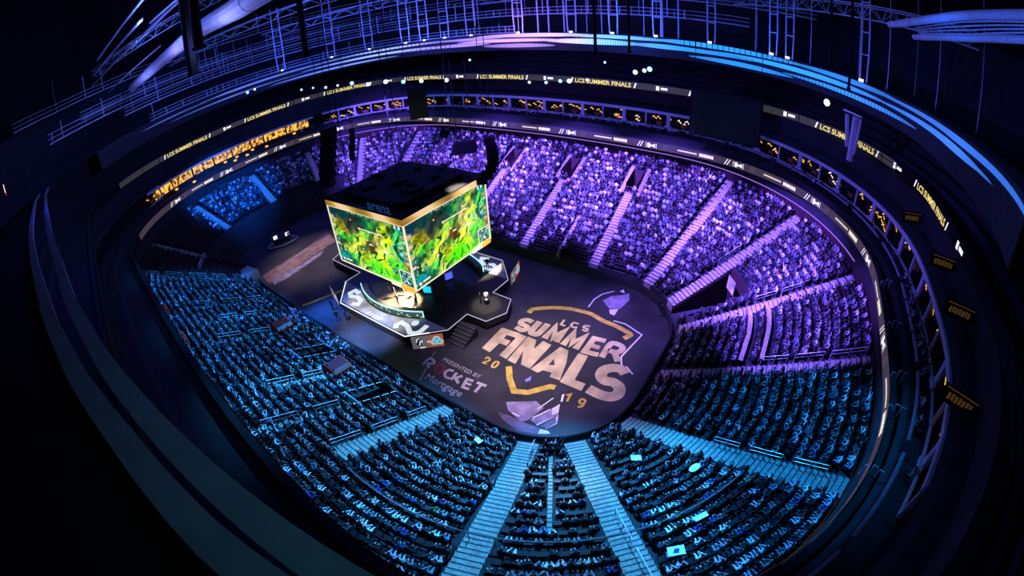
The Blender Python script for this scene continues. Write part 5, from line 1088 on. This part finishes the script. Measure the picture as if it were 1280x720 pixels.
# ------------------------------------------------------------------ the rest of the crowd: small seated figures in one object
def low_person(pose):
    V=[];F4=[];F6=[];cls=[]
    def rings(rs,n,c):
        o=len(V)
        for (x,y,z,rx,ry) in rs:
            for k in range(n): q=2*PI*(k+.5)/n; V.append((x+rx*math.cos(q),y+ry*math.sin(q),z)); cls.append(c)
        for i in range(len(rs)-1):
            for k in range(n): F4.append((o+i*n+k,o+i*n+(k+1)%n,o+(i+1)*n+(k+1)%n,o+(i+1)*n+k))
        t=o+(len(rs)-1)*n
        if n==6: F6.append(tuple(t+k for k in range(6)))
        else: F4.append(tuple(t+k for k in range(4)))
    def limb(pts,r,c):
        o=len(V)
        for i,p in enumerate(pts):
            t=np.array(pts[min(i+1,len(pts)-1)],float)-np.array(pts[max(i-1,0)],float); t/=np.linalg.norm(t); u=np.array([1.,0,0]); u=u-t*(u@t); 
            if np.linalg.norm(u)<.2: u=np.array([0,1.,0])-t*t[1]
            u/=np.linalg.norm(u); w=np.cross(t,u)
            for k in range(4): q=PI/2*k; V.append(tuple(np.array(p)+r[i]*(math.cos(q)*u+math.sin(q)*w))); cls.append(c[i] if isinstance(c,(list,tuple)) else c)
        for i in range(len(pts)-1):
            for k in range(4): F4.append((o+i*4+k,o+i*4+(k+1)%4,o+(i+1)*4+(k+1)%4,o+(i+1)*4+k))
        F4.append(tuple(o+(len(pts)-1)*4+k for k in range(4)))
    rings([(0,-.03,.44,.17,.13),(0,-.05,.72,.175,.12),(0,-.04,.93,.21,.12),(0,-.03,1.02,.08,.07)],6,0)
    rings([(0,-.01,1.0,.055,.055),(0,.02,1.08,.08,.09),(0,.02,1.17,.092,.11)],6,1)
    rings([(0,-.01,1.12,.098,.105),(0,-.005,1.22,.095,.11),(0,-.01,1.28,.05,.06)],6,2)
    for k in (-1,1):
        limb([(k*.1,.0,.48),(k*.12,.42,.5),(k*.13,.47,.05)],[.085,.075,.05],3)
        a={'lap':[(k*.21,-.04,.93),(k*.27,.04,.72),(k*.12,.32,.62)],'up':[(k*.21,-.04,.95),(k*.33,.02,1.15),(k*.29,.08,1.48)],'clap':[(k*.21,-.04,.93),(k*.27,.08,.76),(k*.04,.34,.95)]}[pose]
        limb(a,[.065,.05,.045],[0,0,1])
    return np.array(V),[np.array(F4),np.array(F6)],np.array(cls)
rest=[q for q in PEO if q[2:4] not in sNP]
# a few guests on the suite terrace
for k in range(150):
    s=rnd.uniform(corner(0,0)-12,corner(1,70)) ; x,y,a=at(s,rnd.choice((21.35,21.75))) ; d=0
    if abs(math.hypot(x,y))>0: rest.append((s,21.5,40,k,x,y,14.2 if rnd.random()<.7 else 14.15,a))
rest=[q for q in rest]
Vs=[];Fs4=[];Fs6=[];Cs=[];base=0
CA=np.array([c for c,_ in CLOTH])
pick=nrg.choice(3,size=len(rest),p=[.6,.12,.28])
for pi_,pose in enumerate(('lap','up','clap')):
    V0,F0,cl=low_person(pose); it=[(q[4]+.05*math.cos(q[7])+nrg.normal()*.06,q[5]+.05*math.sin(q[7])+nrg.normal()*.06,q[6],q[7]+PI/2+nrg.normal()*.2) for q,pk in zip(rest,pick) if pk==pi_]; n=len(it)
    V,F=scatter(V0,F0,it,nrg.uniform(.94,1.1,n)); Vs.append(V); Fs4.append(F[0]+base); Fs6.append(F[1]+base); base+=len(V)
    kk=nrg.choice(4,size=(n,1),p=[.42,.25,.17,.16]); vv=np.where(kk==0,nrg.uniform(.006,.04,(n,1)),np.where(kk==1,nrg.uniform(.05,.22,(n,1)),np.where(kk==2,nrg.uniform(.22,.5,(n,1)),nrg.uniform(.6,.85,(n,1)))))
    tintv=np.array([[1,1,1.06],[.8,.9,1.15],[1.0,.92,1.1],[.55,.8,1.4],[1.3,.5,.5],[1.1,1.05,.9]])[nrg.choice(6,size=n,p=[.45,.2,.15,.13,.03,.04])]; sh=vv*tintv
    t=nrg.random((n,1)); sk=(1-t)*np.array([.16,.11,.09])+t*np.array([.55,.44,.40]); hr=np.array([.02,.014,.01])*nrg.choice([.5,1,1,5],size=(n,1)); tr=np.array([.02,.025,.04])*nrg.choice([.5,1,1,3],size=(n,1))
    pal=np.stack([sh,sk,hr,tr],1); Cs.append(np.clip(pal[:,cl].reshape(-1,3),0,.85))
me=fast_mesh('crowd',np.concatenate(Vs),[np.concatenate(Fs4),np.concatenate(Fs6)],mat_attr('crowd_cloth'),np.concatenate(Cs))
o=bpy.data.objects.new('crowd',me); COL.objects.link(o); tag(o,'packed seated crowd filling the lower bowl, purple-lit far side and blue-lit near side','crowd',None,'stuff')
print('PLACES',len(PLACES),'people',len(PEO),'near',len(NP),len(NE),'faces',len(me.polygons))
# ================================================================== LIGHT
w=bpy.data.worlds.new('dim_hall'); SC.world=w; w.use_nodes=True; bg=w.node_tree.nodes['Background']; bg.inputs['Color'].default_value=(.95,.97,1,1); bg.inputs['Strength'].default_value=WORLD
def spot(name,loc,aim,col,power,ang,blend=.8,size=.4):
    l=bpy.data.lights.new(name,'SPOT'); l.energy=power; l.color=col; l.spot_size=math.radians(ang); l.spot_blend=blend; l.shadow_soft_size=size
    o=bpy.data.objects.new(name,l); COL.objects.link(o); o.location=loc; d=Vector(aim)-Vector(loc); o.rotation_euler=d.to_track_quat('-Z','Y').to_euler(); return o
def point(name,loc,col,power,size=.5):
    l=bpy.data.lights.new(name,'POINT'); l.energy=power; l.color=col; l.shadow_soft_size=size; o=bpy.data.objects.new(name,l); COL.objects.link(o); o.location=loc; return o
PUR=(.30,.13,1.0); BLU=(.0,.16,1.0); CYN=(.02,.42,1.0)
for nm,loc,aim,col,pw,ang,bl in LIGHTS: spot(nm,loc,aim,col,pw*1000,ang,bl)
for nm,loc,col,pw in POINTS: point(nm,loc,col,pw*1000)
